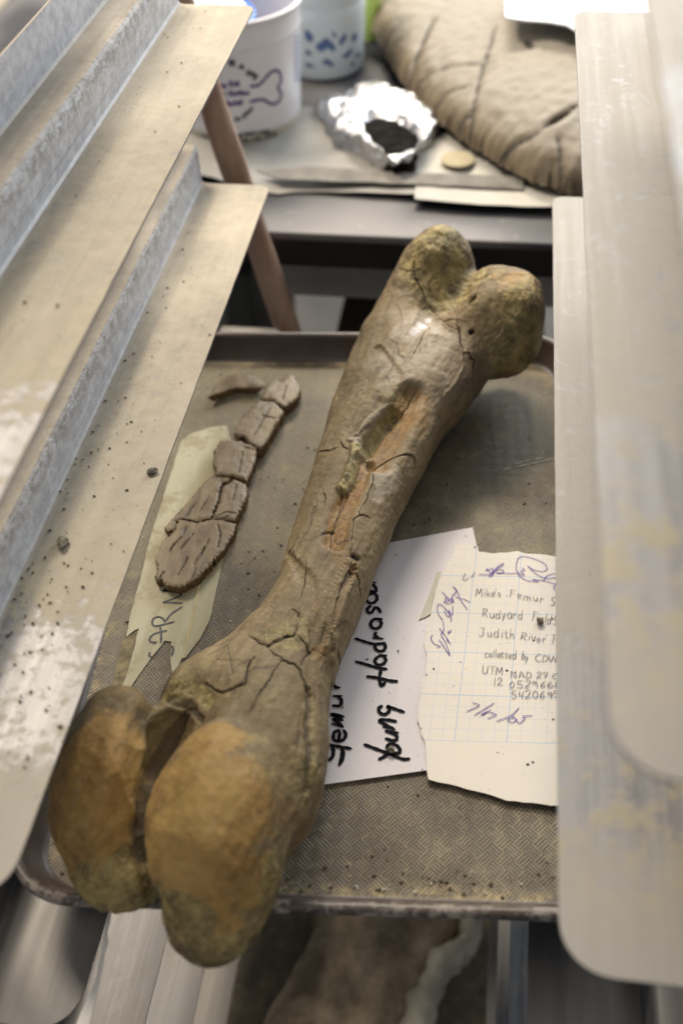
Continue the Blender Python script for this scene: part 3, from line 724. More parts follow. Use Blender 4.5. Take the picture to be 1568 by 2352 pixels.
# single-stroke hand lettering, unit cell 0..1 high, baseline at 0
G = {'M': (.9, [[(0, 0), (.12, 1), (.42, .35), (.75, 1), (.85, 0)]]), 'i': (.3, [[(.12, .55), (.12, 0)], [(.12, .78), (.15, .84)]]), 'k': (.5, [[(.05, .95), (.05, 0)], [(.42, .5), (.06, .22), (.45, 0)]]),
     'e': (.5, [[(.05, .28), (.4, .34), (.34, .55), (.1, .5), (.04, .2), (.2, 0), (.45, .08)]]), "'": (.15, [[(.05, 1), (.03, .8)]]), 's': (.45, [[(.38, .5), (.15, .55), (.1, .38), (.35, .22), (.3, .02), (.05, .03)]]),
     'F': (.65, [[(.08, 0), (.08, 1)], [(.0, .98), (.6, 1)], [(.08, .52), (.48, .55)]]), 'm': (.8, [[(.05, .55), (.07, 0)], [(.07, .4), (.25, .55), (.33, .3), (.35, 0)], [(.35, .35), (.55, .55), (.65, .3), (.68, 0)]]),
     'u': (.55, [[(.05, .55), (.08, .1), (.25, 0), (.42, .2), (.44, .55)], [(.44, .4), (.48, 0)]]), 'r': (.45, [[(.06, .55), (.08, 0)], [(.08, .35), (.22, .55), (.4, .5)]]), 'S': (.65, [[(.58, .88), (.35, 1), (.1, .82), (.2, .55), (.5, .38), (.5, .1), (.25, 0), (.02, .12)]]),
     't': (.4, [[(.18, .9), (.18, .05), (.3, 0)], [(.0, .6), (.38, .62)]]), 'R': (.7, [[(.08, 0), (.08, 1)], [(.0, .95), (.4, 1), (.58, .78), (.4, .55), (.08, .5), (.35, .3), (.65, 0)]]),
     'd': (.55, [[(.42, .5), (.15, .55), (.05, .25), (.15, 0), (.4, .12), (.46, .4)], [(.48, 1), (.46, 0)]]), 'y': (.5, [[(.04, .55), (.2, .1)], [(.45, .55), (.25, 0), (.1, -.4)]]), 'a': (.55, [[(.42, .5), (.15, .55), (.05, .25), (.15, 0), (.38, .12), (.44, .52), (.48, 0)]]),
     'l': (.22, [[(.1, 1), (.1, 0)]]), 'J': (.65, [[(.1, 1), (.6, .98)], [(.38, 1), (.4, .2), (.25, 0), (.02, .12)]]), 'h': (.5, [[(.06, 1), (.06, 0)], [(.06, .35), (.25, .55), (.38, .35), (.4, 0)]]), 'v': (.5, [[(.02, .55), (.22, 0), (.44, .58)]]),
     'c': (.45, [[(.4, .48), (.2, .56), (.05, .28), (.18, 0), (.42, .08)]]), 'o': (.5, [[(.22, .55), (.04, .3), (.2, 0), (.42, .2), (.36, .5), (.2, .55)]]), 'b': (.5, [[(.06, 1), (.06, .05), (.3, 0), (.44, .25), (.28, .5), (.08, .4)]]),
     'C': (.75, [[(.68, .9), (.4, 1), (.08, .7), (.05, .3), (.3, 0), (.68, .1)]]), 'D': (.75, [[(.08, 0), (.1, 1)], [(.0, 1), (.4, .95), (.68, .6), (.55, .15), (.05, 0)]]), 'W': (1.0, [[(.02, 1), (.2, 0), (.48, .8), (.68, 0), (.95, 1)]]),
     'U': (.75, [[(.04, 1), (.08, .25), (.3, 0), (.58, .2), (.64, 1)]]), 'T': (.7, [[(.0, .96), (.68, 1)], [(.35, .98), (.33, 0)]]), 'N': (.8, [[(.06, 0), (.08, 1), (.62, 0), (.66, 1)]]), 'A': (.75, [[(.0, 0), (.35, 1), (.66, 0)], [(.12, .35), (.56, .36)]]),
     '2': (.6, [[(.05, .8), (.25, 1), (.48, .8), (.3, .4), (.02, .02), (.55, .06)]]), '7': (.55, [[(.02, .98), (.5, 1), (.22, 0)], [(.12, .5), (.45, .55)]]), '0': (.58, [[(.28, 1), (.05, .6), (.15, .05), (.4, .1), (.5, .6), (.3, 1)]]),
     '5': (.58, [[(.5, 1), (.12, .98), (.1, .58), (.4, .6), (.46, .2), (.25, 0), (.02, .1)]]), '9': (.55, [[(.44, .85), (.2, 1), (.06, .75), (.25, .55), (.44, .8), (.4, 0)]]), '6': (.55, [[(.42, 1), (.12, .6), (.08, .15), (.3, 0), (.46, .25), (.3, .48), (.1, .3)]]),
     '4': (.58, [[(.1, 1), (.06, .5), (.5, .5)], [(.42, 1), (.4, 0)]]), '1': (.3, [[(.12, 1), (.14, 0)]]), 'L': (.55, [[(.08, 1), (.06, 0), (.5, .03)]]), 'I': (.25, [[(.12, 1), (.1, 0)]]), 'E': (.6, [[(.55, 1), (.08, .98), (.06, 0), (.55, .02)], [(.08, .5), (.45, .52)]]),
     'O': (.7, [[(.3, 1), (.04, .5), (.3, 0), (.62, .5), (.3, 1)]]), '.': (.2, [[(.08, .0), (.12, .06)]]), 'x': (.5, [[(.02, .55), (.42, 0)], [(.42, .55), (.02, 0)]]), 'w': (.7, [[(.02, .55), (.15, 0), (.32, .45), (.48, 0), (.64, .55)]]), 'K': (.65, [[(.06, 1), (.06, 0)], [(.56, 1), (.08, .42), (.6, 0)]]),
     'n': (.5, [[(.06, .55), (.07, 0)], [(.07, .38), (.25, .55), (.38, .35), (.4, 0)]]), 'p': (.5, [[(.06, .55), (.06, -.4)], [(.06, .45), (.3, .55), (.42, .25), (.25, 0), (.08, .1)]]), 'f': (.4, [[(.36, .95), (.2, .95), (.16, .0)], [(.0, .55), (.34, .57)]]), ' ': (.35, []), 'B': (.65, [[(.08, 0), (.1, 1), (.42, .95), (.45, .65), (.1, .53), (.5, .45), (.52, .1), (.05, 0)]]), 'P': (.62, [[(.08, 0), (.1, 1), (.5, .9), (.48, .6), (.1, .48)]]), '3': (.5, [[(.05, .9), (.35, 1), (.42, .75), (.18, .55), (.45, .35), (.35, .02), (.03, .1)]]), '-': (.4, [[(.05, .4), (.35, .42)]]), '?': (.5, [[(.05, .8), (.25, 1), (.42, .75), (.2, .45), (.2, .25)]])}
hand = np.random.default_rng(11)
def word(text, p0, p1, h):
    "strokes of a word from baseline point p0 to p1 (photo positions), letters h high"
    tot = sum(G[c][0] + .1 for c in text) - .1; d = np.array(p1, float) - np.array(p0, float); L = np.linalg.norm(d); e = d / L; up_ = np.array([e[1], -e[0]]); up_ = np.array([up_[0], up_[1]])
    sx = L / tot; out = []; x = 0
    for c in text:
        w_, ss = G[c]
        r_ = hand.uniform(-1, 1, 5)
        for s_ in ss:
            q = [(a * (1 + .12 * r_[0]) + .10 * b * r_[1], b * (1 + .13 * r_[2]) + .07 * r_[3]) for a, b in s_]
            q = [(a + hand.normal(0, .022), b + hand.normal(0, .026)) for a, b in q]
            out.append([tuple(np.array(p0) + e * ((x + a) * sx) + up_ * (b * h)) for a, b in q])
        x += w_ + .1
    return out

# ------------------------------------------------------------------ papers on the tray
t = NT('white_copy_paper')
n = t.noise(7, 4); sp = t.math('MULTIPLY', t.ramp(t.vor(210), .085, .05), t.ramp(t.noise(40, 2), .46, .56))
pc = t.mix(t.ramp(n, .3, .7), (.60, .56, .57), (.66, .62, .62)); t.set(Base_Color=t.mix(sp, pc, (.20, .15, .10)), Roughness=.75); t.bump(t.noise(300, 3), .00015, .5)
M_PAPER = t.m
M_INK = simple('black_marker', (.008, .008, .011), .85, 0, .1, 60, 0, spec=.08)
M_PENCIL = simple('pencil', (.17, .165, .175), .8, 0, .1, 60, 0); M_PEN = simple('purple_pen', (.17, .12, .38), .8, 0, .1, 60, 0)
ZP = ZF + .0042
CA = lambda pts: crop(1270, 2200, 2.353, pts)
CB = lambda pts: crop(1650, 2180, 2.6576, pts)
CC = lambda pts: crop(1650, 2620, 2.6576, pts)
FR = lambda pts: crop(550, 1400, 2.24, pts)
TP = lambda pts: crop(350, 2150, 2.8509, pts)
def on(z): return lambda pts: [tuple(at(p, z)) for p in pts]
def xy(pts, z): return [tuple(at(p, z)[:2]) for p in pts]
zs = lambda V2: ZP + .0008 * vnoise(np.column_stack([V2, V2[:, 0] * 0]), 9, 3)
sheet_w = sheet('paper_sheet', xy([(688, 1812), (790, 1266), (1085, 1211), (1200, 1738), (985, 1768.5), (737, 1803)], ZP), lambda V2: np.full(len(V2), ZP), M_PAPER, .02, .0004)
tag(sheet_w, 'white paper sheet with large black marker writing half under the bone', 'paper sheet')
mk = [[(440, 1835), (560, 1880), (680, 1925), (800, 1972), (862, 1970)], [(578, 1975), (640, 1940), (700, 1900)], [(650, 1850), (690, 1828), (740, 1842), (772, 1880), (765, 1915), (715, 1912), (665, 1885), (650, 1850)],
      [(640, 1778), (700, 1797), (740, 1790), (740, 1752), (700, 1728), (640, 1706)], [(690, 1712), (755, 1725)], [(618, 1665), (722, 1693)], [(715, 1690), (640, 1650), (580, 1608), (660, 1604), (738, 1618)],
      [(605, 1472), (575, 1495), (585, 1535), (630, 1552), (672, 1520), (668, 1482), (655, 1475), (740, 1505), (812, 1530)],
      [(465, 1195), (560, 1208), (680, 1235), (748, 1240)], [(360, 1055), (450, 1080), (560, 1112), (648, 1125)], [(600, 1120), (582, 1200), (588, 1260), (605, 1282), (635, 1250)],
      [(565, 1010), (538, 1045), (560, 1082), (610, 1080), (640, 1042), (615, 1000), (570, 1002)], [(600, 1000), (645, 998)], [(355, 838), (450, 870), (540, 890), (635, 880)], [(560, 885), (538, 920), (570, 955), (620, 950), (638, 910), (620, 885)],
      [(525, 830), (612, 840)], [(570, 832), (540, 805), (550, 780)], [(520, 660), (498, 700), (520, 740), (570, 740), (600, 700), (575, 655), (520, 658)], [(560, 655), (602, 655)], [(500, 530), (468, 560), (480, 595), (512, 590), (538, 548), (565, 550), (592, 592)],
      [(480, 420), (455, 460), (480, 500), (530, 500), (560, 460), (540, 415), (480, 420)], [(455, 375), (540, 400), (548, 365), (525, 335), (478, 320)], [(490, 312), (548, 310)], [(485, 245), (528, 238)], [(515, 242), (470, 215), (480, 190)],
      [(85, 1835), (200, 1855), (315, 1875)], [(135, 1845), (150, 1900), (140, 1950), (108, 1985)], [(225, 1860), (243, 1940), (205, 2030)], [(235, 1880), (225, 1960), (208, 2020)], [(200, 1800), (205, 1712), (160, 1720), (150, 1780), (190, 1805), (240, 1790), (266, 1745), (245, 1700)],
      [(140, 1640), (240, 1670)], [(235, 1665), (150, 1595), (235, 1608)], [(230, 1605), (130, 1548), (245, 1575)], [(145, 1470), (210, 1470), (225, 1420), (190, 1385)], [(150, 1380), (225, 1380)], [(165, 1305), (208, 1300)], [(190, 1302), (150, 1280), (150, 1255)]]
ribbons('marker_writing', [on(ZP)(CA(s_)) for s_ in mk], .0052, M_INK, sheet_w, lift=.0012)

# torn graph-paper note with fold
note_px = CB([(445, 15), (400, 150), (330, 290), (300, 340), (262, 440), (215, 600), (195, 700), (190, 780), (155, 830), (140, 960), (120, 1040), (150, 1180), (130, 1435)]) + CC([(100, 250), (70, 500), (50, 655), (90, 850), (130, 930), (150, 1130), (165, 1325), (380, 1375), (850, 1500), (1000, 1555), (1555, 1610), (2050, 1640)]) + CB([(2100, 190), (1700, 150), (1540, 130), (1400, 105), (1200, 95), (1110, 68), (1000, 85), (850, 95), (700, 75), (690, 20), (600, 10), (520, 0)])
ZN = ZP + .0014
t = NT('graph_paper'); uvn = t.n('ShaderNodeUVMap', uv_map='grid').outputs[0]
ux, uy, _ = t.xyz(uvn)
wob = t.math('MULTIPLY', t.math('SUBTRACT', t.noise(9, 3), .5), .10)
def gl(c, wd):
    f_ = t.math('ABSOLUTE', t.math('SUBTRACT', t.math('FRACT', t.math('ADD', t.math('ADD', c, wob), .5)), .5)); return t.ramp(f_, wd, wd * .35)
minor = t.math('MAXIMUM', gl(ux, .035), gl(uy, .035))
major = t.math('MAXIMUM', gl(t.math('MULTIPLY', ux, .25), .011), gl(t.math('MULTIPLY', uy, .25), .011))
inside = t.ramp(uy, -16.05, -16.0)
pc = t.mix(t.ramp(t.noise(5, 4), .35, .65), (.66, .61, .53), (.72, .67, .59)); pc = t.mix(t.ramp(t.noise(26, 4), .64, .72, 0, .5), pc, (.72, .62, .30))
pc = t.mix(t.math('MULTIPLY', t.math('MULTIPLY', minor, inside), .55), pc, (.46, .52, .68)); pc = t.mix(t.math('MULTIPLY', t.math('MULTIPLY', major, inside), .75), pc, (.30, .44, .64))
sp = t.math('MULTIPLY', t.ramp(t.vor(190), .09, .05), t.ramp(t.noise(50, 2), .50, .58)); pc = t.mix(sp, pc, (.22, .16, .10))
t.set(Base_Color=pc, Roughness=.8); t.bump(t.noise(25, 4), .0006, .5)
M_GRAPH = t.m
poly = xy(note_px, ZN)
zn = lambda V2: ZN + .0014 * vnoise(np.column_stack([V2, V2[:, 0] * 0]), 10, 11) + .0012
note = sheet('graph_paper_note', poly, zn, M_GRAPH, .010, .0003, .0005, seed=3)
g0 = at(CB([(645, 335)])[0], ZN)[:2]; gx = (at(CB([(1130, 345)])[0], ZN)[:2] - g0) / 4; gy = (at(CB([(600, 730)])[0], ZN)[:2] - g0) / -4
gi = np.linalg.inv(np.column_stack([gx, gy]))
uvl = note.data.uv_layers.new(name='grid'); co = np.empty(len(note.data.vertices) * 3); note.data.vertices.foreach_get('co', co); co = co.reshape(-1, 3)[:, :2] / S
uvv = (co - g0) @ gi.T; li = np.empty(len(note.data.loops), np.int32); note.data.loops.foreach_get('vertex_index', li)
uvl.data.foreach_set('uv', uvv[li].ravel())
tag(note, 'torn graph paper note with small pencil writing and purple signatures', 'paper note')
pen = [[(700, 308), (820, 310), (850, 250), (800, 262), (780, 270), (790, 250), (815, 280), (835, 300), (900, 230), (962, 192), (945, 222), (880, 265), (850, 320), (812, 332), (870, 275), (925, 258), (965, 272), (935, 300), (885, 290), (1000, 300), (1095, 298)],
       [(1165, 240), (1190, 270), (1150, 272), (1185, 322), (1130, 300), (1100, 260), (1103, 190), (1130, 130), (1200, 122), (1300, 150), (1390, 190), (1428, 240), (1400, 275), (1330, 275), (1260, 250), (1218, 218)], [(1218, 218), (1280, 280), (1350, 330), (1440, 355), (1580, 335)],
       [(1100, 290), (1150, 340), (1230, 380), (1340, 385), (1270, 365), (1380, 375), (1470, 400), (1560, 430)], [(1580, 292), (1460, 310), (1405, 345), (1390, 382)], [(1540, 395), (1500, 440), (1510, 475), (1560, 465)],
       [(210, 955), (193, 990), (225, 1045), (290, 1075), (255, 1088)], [(320, 815), (330, 900), (300, 950), (345, 1030), (395, 1172), (330, 1080), (280, 1005)], [(285, 885), (350, 970), (402, 1055), (360, 990), (375, 1030)], [(380, 905), (378, 940), (412, 900)], [(362, 858), (366, 862)],
       [(320, 800), (272, 730), (262, 650), (290, 628), (350, 680), (405, 760), (402, 812)], [(335, 700), (372, 760), (395, 740), (380, 690), (420, 740), (425, 640)], [(340, 600), (350, 560), (385, 590), (332, 602), (372, 622), (425, 600), (400, 560), (440, 600)], [(310, 495), (370, 560), (430, 600), (420, 540), (462, 490), (425, 435), (470, 485), (492, 560), (450, 540)],
       [(498, 568), (540, 630), (582, 686)], [(500, 565), (545, 575), (608, 606)]]
ZI = ZN + .0012
def drape(p):
    q = at(p, ZI); z = float(zn(np.array([q[:2]]))[0]) + .0013; return tuple(at(p, z))
def drapes(pts): return [drape(p) for p in pts]
pen_px = [CB(s_) for s_ in pen]; date_px = [CC(s_) for s_ in ([(635, 505), (705, 535), (570, 600)], [(865, 508), (760, 575), (650, 640)], [(830, 580), (725, 640)], [(725, 630), (800, 598), (745, 634)], [(795, 600), (885, 630), (850, 650), (795, 675)], [(1130, 560), (1060, 630), (980, 670), (893, 703)], [(1080, 650), (1008, 690), (1060, 716), (1100, 682), (1060, 660)], [(1100, 680), (1120, 720), (1150, 715), (1192, 672), (1170, 650), (1270, 642)])]
ribbons('pen_signature', [drapes(s_) for s_ in pen_px[:6]], .0012, M_PEN, note); ribbons('pen_signature', [drapes(s_) for s_ in pen_px[6:]], .0012, M_PEN, note); ribbons('pen_date', [drapes(s_) for s_ in date_px], .0012, M_PEN, note)
words = [('Mike\'s', (672, 540), (940, 545), 82), ('Femur', (1025, 555), (1395, 610), 85), ('Site', (1455, 640), (1640, 668), 90), ('Rudyard', (735, 762), (1170, 787), 95), ('Field', (1262, 805), (1462, 838), 92), ('Station', (1490, 845), (1760, 870), 90),
         ('Judith', (705, 965), (1085, 990), 92), ('River', (1142, 1002), (1415, 1040), 90), ('Fm', (1478, 1045), (1640, 1060), 88), ('collected', (765, 1187), (1100, 1205), 78), ('by', (1152, 1212), (1225, 1220), 80), ('CDW', (1300, 1238), (1535, 1240), 72),
         ('UTM', (735, 1365), (962, 1380), 78), ('NAD', (1042, 1412), (1265, 1416), 70), ('27', (1310, 1415), (1430, 1412), 65), ('C', (1488, 1425), (1570, 1425), 62)]
wc = [('12', (852, 318), (962, 328), 80), ('0529666', (1025, 348), (1570, 345), 72), ('5420695', (1042, 462), (1560, 455), 78)]
ps = []
for w_, a, b, hh in words:
    for s_ in word(w_, a, b, hh): ps.append(CB(s_))
for w_, a, b, hh in wc:
    for s_ in word(w_, a, b, hh): ps.append(CC(s_))
ps += [CB(s_) for s_ in ([(560, 300), (538, 340), (550, 375), (592, 345)], [(660, 285), (632, 330), (615, 345)])]
ribbons('pencil_writing', [drapes(s_) for s_ in ps], .00098, M_PENCIL, note)
fold = sheet('folded_corner', xy(CB([(300, 285), (250, 300), (210, 430), (160, 570), (65, 800), (130, 775), (190, 740), (200, 640), (262, 440), (300, 345)]), ZN - .001), lambda V2: np.full(len(V2), ZN + .0002), simple('paper_back', (.52, .50, .40), .8, 0, .12, 20), .012, .0008, .0004, note)

# ------------------------------------------------------------------ masking tape
t = NT('old_masking_tape')
a_ = t.noise(1, 5, .6, t.mapping((60, 14, 60), rot=(0, 0, -.2))); b_ = t.noise(45, 5, .7)
tcx = t.mix(t.ramp(a_, .35, .65), (.32, .29, .18), (.43, .40, .275)); tcx = t.mix(t.ramp(b_, .50, .66, 0, .6), tcx, (.24, .19, .09))
t.set(Base_Color=tcx, Roughness=.7); t.bump(a_, .0005, .6)
M_TAPE = t.m
t2 = simple('yellowed_tape_edge', (.52, .43, .21), .7, 0, .2, 40, .0004)
tp_px = [(416, 1014), (439, 996), (480, 983), (521, 978), (545, 1060), (530, 1200)] + TP([(1270, 540), (1180, 950), (1080, 1380), (1040, 1460), (970, 1562), (945, 1400), (958, 1190), (880, 1180), (840, 1240), (740, 1360), (640, 1500), (540, 1642), (470, 1750), (380, 1740), (440, 1600), (520, 1320), (590, 1040), (540, 1060), (440, 1140), (500, 850), (600, 500), (720, 0)])
tape = sheet('masking_tape', xy(tp_px, ZF + .0012), lambda V2: np.full(len(V2), ZF + .0014), M_TAPE, .014, .0010, .0006, seed=5)
tag(tape, 'yellowed masking tape with faded marker letters and a torn end', 'masking tape')
tpb = TP([(1262, 560), (1560, 200), (1530, 330), (1450, 700), (1392, 950), (1290, 1150), (1120, 1372), (1085, 1385), (1170, 950)])
tape2 = sheet('tape_overlap', xy(tpb, ZF + .0022), lambda V2: np.full(len(V2), ZF + .0024), M_TAPE, .014, .0010, .0005, tape, seed=6)
sheet('tape_edge', xy(TP([(1200, 860), (1262, 560), (1285, 540), (1225, 860), (1150, 1160), (1100, 1370), (1080, 1385), (1130, 1160)]), ZF + .0030), lambda V2: np.full(len(V2), ZF + .0034), t2, .012, .0006, 0, tape)
tape3 = sheet('worn_tape_margin', xy(TP([(440, 1140), (400, 1180), (330, 1450), (285, 1700), (380, 1740), (440, 1600), (520, 1320), (580, 1060), (500, 1110)]), ZF + .0008), lambda V2: np.full(len(V2), ZF + .0009), simple('tape_residue', (.25, .20, .105), .8, 0, .45, 90, .0004), .012, .0006, .0006, tape)
tl = [[(1040, 568), (950, 585), (860, 605), (960, 618), (1060, 636), (1062, 662), (960, 705), (865, 742), (960, 742), (1078, 750)], [(1080, 790), (960, 870), (885, 965)], [(885, 965), (870, 935), (820, 905), (755, 925), (740, 980), (775, 1010), (880, 990), (990, 960)],
      [(838, 1200), (842, 1110), (830, 1020)], [(905, 1060), (850, 1075), (760, 1100), (712, 1150), (722, 1190), (775, 1195)], [(790, 1190), (760, 1215)], [(735, 1362), (706, 1350), (712, 1312)], [(968, 1240), (980, 1290), (962, 1345)]]
ribbons('faded_lettering', [on(ZF + .0024)(TP(s_)) for s_ in tl], .0032, simple('faded_marker', (.055, .055, .065), .6, 0, .4, 200, 0), tape)

# ------------------------------------------------------------------ loose bone pieces
t = NT('rib_fragment')
al = t.mapping((9, 2.2, 9), rot=(0, 0, .42)); n1 = t.noise(16, 6, .6, al); n2 = t.noise(22, 5, .6); n3 = t.noise(200, 5, .7)
b_ = t.mix(t.ramp(n1, .35, .65), (.135, .094, .048), (.255, .190, .110)); b_ = t.mix(t.ramp(n2, .5, .68, 0, .5), b_, (.20, .145, .08)); b_ = t.mix(t.ramp(n3, .55, .72, 0, .4), b_, (.30, .245, .16))
b_ = t.mix(t.math('MULTIPLY', t.attr('side'), .75), b_, t.mix(t.ramp(n3, .4, .65), (.10, .045, .015), (.24, .135, .05)))
b_ = t.mix(t.ramp(t.attr('dirt_shade'), .35, .9), b_, (.03, .022, .014))
t.set(Base_Color=b_, Roughness=t.ramp(n1, .3, .7, .42, .65)); t.bump(t.math('ADD', n1, t.math('MULTIPLY', n3, .5)), .0010, .8)
M_FRAG = t.m
HZ = .024
def fxy(p, h=HZ): return xy(FR(p), ZF + h)
rise = lambda cx, cy, ax_, k: (lambda V2: k * ((V2[:, 0] - cx) * ax_[0] + (V2[:, 1] - cy) * ax_[1]))
frs = [
 ('squared end piece at the far tip of the row of rib fragments', [(1100, 415), (1150, 300), (1240, 235), (1300, 250), (1370, 195), (1405, 205), (1462, 320), (1440, 390), (1322, 485), (1280, 465), (1230, 428)], .030, [[(1240, 235), (1300, 262)], [(1330, 300), (1300, 420)]]),
 ('smooth long rib piece with a ragged lower edge, second from the far tip', [(1092, 425), (1222, 440), (1296, 505), (1308, 520), (1112, 848), (1060, 838), (990, 798), (958, 745), (900, 738), (858, 712), (880, 650), (980, 520)], .034, [[(1180, 500), (1040, 740)], [(1110, 560), (1230, 590)]]),
 ('broad squarish rib piece lying on the top of the masking tape', [(738, 790), (850, 792), (955, 815), (1058, 856), (1060, 960), (1020, 1060), (978, 1162), (930, 1140), (850, 1112), (702, 1105), (698, 1035), (672, 995), (690, 880)], .028, [[(940, 900), (905, 1090)], [(960, 860), (1040, 880)]]),
 ('left half of the cracked rib piece above the broadest fragment', [(640, 1130), (700, 1116), (850, 1124), (800, 1170), (752, 1182), (725, 1290), (718, 1345), (655, 1488), (540, 1525), (400, 1498), (350, 1520), (330, 1605), (270, 1612), (240, 1588), (300, 1520), (380, 1430), (500, 1290)], .022, [[(530, 1350), (430, 1490)], [(640, 1300), (560, 1440)]]),
 ('right narrow half of the cracked rib piece, glossy along its side', [(858, 1128), (968, 1178), (990, 1235), (960, 1330), (905, 1430), (875, 1500), (760, 1490), (665, 1485), (728, 1350), (738, 1290), (765, 1190), (810, 1175)], .030, [[(700, 1470), (790, 1430), (870, 1440)], [(720, 1500), (800, 1470)], [(880, 1180), (850, 1330)]]),
 ('broadest flaking rib piece with a jagged near end, resting on masking tape', [(365, 1508), (540, 1540), (690, 1496), (880, 1545), (868, 1620), (780, 1760), (700, 1850), (600, 1960), (500, 2055), (370, 2118), (300, 2100), (232, 2078), (222, 2040), (160, 2038), (172, 1960), (165, 1850), (200, 1760), (225, 1700), (330, 1612)], .024,
  [[(440, 1580), (400, 1660), (290, 1780)], [(500, 1640), (390, 1770)], [(600, 1760), (500, 1920)], [(640, 1690), (560, 1850)], [(240, 1980), (190, 2040)], [(450, 1850), (360, 2010)], [(520, 1950), (490, 2040)], [(720, 1560), (740, 1650), (720, 1760)], [(330, 1720), (290, 1800)]])]
for i, (lab, pts, hh, ln) in enumerate(frs):
    o = slab('rib_fragment', fxy(pts, hh), ZF + (.0035 if i in (2, 3, 5) else .001), hh * .8, .006, M_FRAG, .0018, .0010, .90, .0008, seed=20 + i, lines=[(fxy(l_, hh), .0012, .0028) for l_ in ln], inset=.002)
    tag(o, lab, 'bone fragment', 'broken rib pieces laid end to end on the tray')
o = slab('bone_splinter', fxy([(780, 205), (900, 200), (1060, 215), (1142, 290), (1110, 318), (1050, 318), (920, 318), (820, 330), (720, 370), (625, 402), (700, 300)], .024), ZF + .004, .018, .02, M_FRAG, .005, .0006, .85, .0008, seed=33, inset=.010)
tag(o, 'small flat bone splinter with a rusty broken edge near the tray corner', 'bone fragment')

scr = ribbons('scratch', [on(ZF + .0008)([(1155, 1078), (1200, 1069), (1240, 1060), (1300, 1047)]), on(ZF + .0008)([(1180, 1066), (1215, 1057), (1250, 1050)])], .0028, simple('chalky_scratch', (.50, .46, .34), .8, 0, .3, 200, 0), None, vary=.5)
tag(scr, 'pale chalky scratch mark on the tray floor beside the right slide', 'scratch mark')
# ------------------------------------------------------------------ grit and crumbs
M_GRIT = simple('grit', (.13, .10, .065), .85, 0, .4, 300); M_GRITP = simple('pale_grit', (.55, .50, .40), .7, 0, .2, 300); M_CHIP = simple('chip_stone', (.19, .165, .115), .8, 0, .4, 400, .0006)
def chip(name, c, r, mat, seed, flat=.6, mesh=False):
    r_ = np.random.default_rng(seed); bm = bmesh.new(); bmesh.ops.create_icosphere(bm, subdivisions=2, radius=1)
    P = np.array([v.co[:] for v in bm.verts]); k = 1 + .38 * fnoise(P, 1.5, seed, 2); P = P * k[:, None] * np.array([r[0], r[1], r[2]]) * S
    a = r_.uniform(0, 6.28); ca, sa = math.cos(a), math.sin(a); P = P @ np.array([[ca, sa, 0], [-sa, ca, 0], [0, 0, 1]])
    for v, p in zip(bm.verts, P): v.co = p
    me = bpy.data.meshes.new(name); bm.to_mesh(me); bm.free(); me.materials.append(mat)
    o = bpy.data.objects.new(name, me); COL.objects.link(o); o.location = Vector((c[0], c[1], c[2] + r[2] * .8)) * S; return o
c = at((350, 1086), .001); tag(chip('stone_chip', c, (.0085, .0055, .004), M_CHIP, 3), 'small angular stone chip near the inner edge of the left slide', 'stone chip')
c = at((144, 1250), .001); tag(chip('stone_chip', c, (.0115, .0075, .005), M_CHIP, 5), 'larger grey crumb of rock on the left slide beside the riser', 'stone chip')
c = at(CA([(690, 1895)])[0], ZP + .002); tag(chip('stone_chip', c, (.0055, .005, .004), M_CHIP, 8), 'greenish crumb sitting on the marker letters of the white sheet', 'stone chip')
c = at(CB([(1352, 822)])[0], ZN + .003); tag(chip('stone_chip', c, (.0068, .005, .004), M_CHIP, 9), 'greenish crumb sitting on the pencil writing of the graph paper', 'stone chip')
c = at((112, 1858), ZF + .002); tag(chip('plaster_chip', c, (.004, .010, .003), M_GRITP, 12), 'thin white plaster flake between the left slide and the bone', 'plaster chip')
def grit(name, pts, mat, parent=None):
    V = []; Fc = []
    for (x, y, z, r) in pts:
        b0 = len(V); a = rng.uniform(0, 6.28); e = rng.uniform(.6, 1.5)
        q = [(math.cos(a + k * 1.571) * r * (e if k % 2 else 1) * rng.uniform(.7, 1.2), math.sin(a + k * 1.571) * r * rng.uniform(.7, 1.2), z + r * .1) for k in range(4)]
        V += [(x + p[0], y + p[1], p[2]) for p in q] + [(x + rng.normal(0, .2) * r, y + rng.normal(0, .2) * r, z + r * rng.uniform(.5, .9))]
        for k in range(4): Fc.append((b0 + k, b0 + (k + 1) % 4, b0 + 4))
    o = obj(name, V, Fc, mat, parent, smooth=False); tag(o, kind='stuff'); return o
def scatter(n, fx, z, r0, r1):
    out = []
    for _ in range(n):
        x, y = fx(); out.append((x, y, z, r0 + (r1 - r0) * rng.random() ** 7))
    return out
def onslide():
    y = rng.uniform(.45, 1.84)
    if rng.random() < .75: y = .45 + abs(rng.normal(0, .45))
    x = XL - .131 + abs(rng.normal(0, .035)) if rng.random() < .7 else rng.uniform(XL - .13, XL - .005)
    return min(x, XL - .004), min(y, 1.86)
tag(grit('grit', scatter(900, onslide, .0012, .0004, .0030), M_GRIT), 'loose dark grit scattered along the left slide', kind='stuff')
tag(grit('grit', scatter(130, lambda: (XL - rng.uniform(.005, .13), rng.uniform(.7, 1.85)), .3342, .0006, .0026), M_GRIT), 'sparse dark grit on the upper left slide', kind='stuff')
tag(grit('grit', scatter(60, lambda: (XR + rng.uniform(.005, .13), rng.uniform(.45, 1.85)), .0012, .0006, .002), M_GRIT), 'sparse grit on the right slide', kind='stuff')
def ontray():
    x = rng.uniform(-TW / 2 + .05, TW / 2 - .05); y = rng.uniform(-TL / 2 + .045, TL / 2 - .05)
    if rng.random() < .35: y = -TL / 2 + .04 + abs(rng.normal(0, .02))
    p = (x + TCX) * EX + (y + TCY) * EY; return p[0], p[1]
tag(grit('grit', scatter(1100, ontray, ZF + .0005, .0006, .0040), M_GRIT), 'dark grit strewn over the tray floor', kind='stuff')
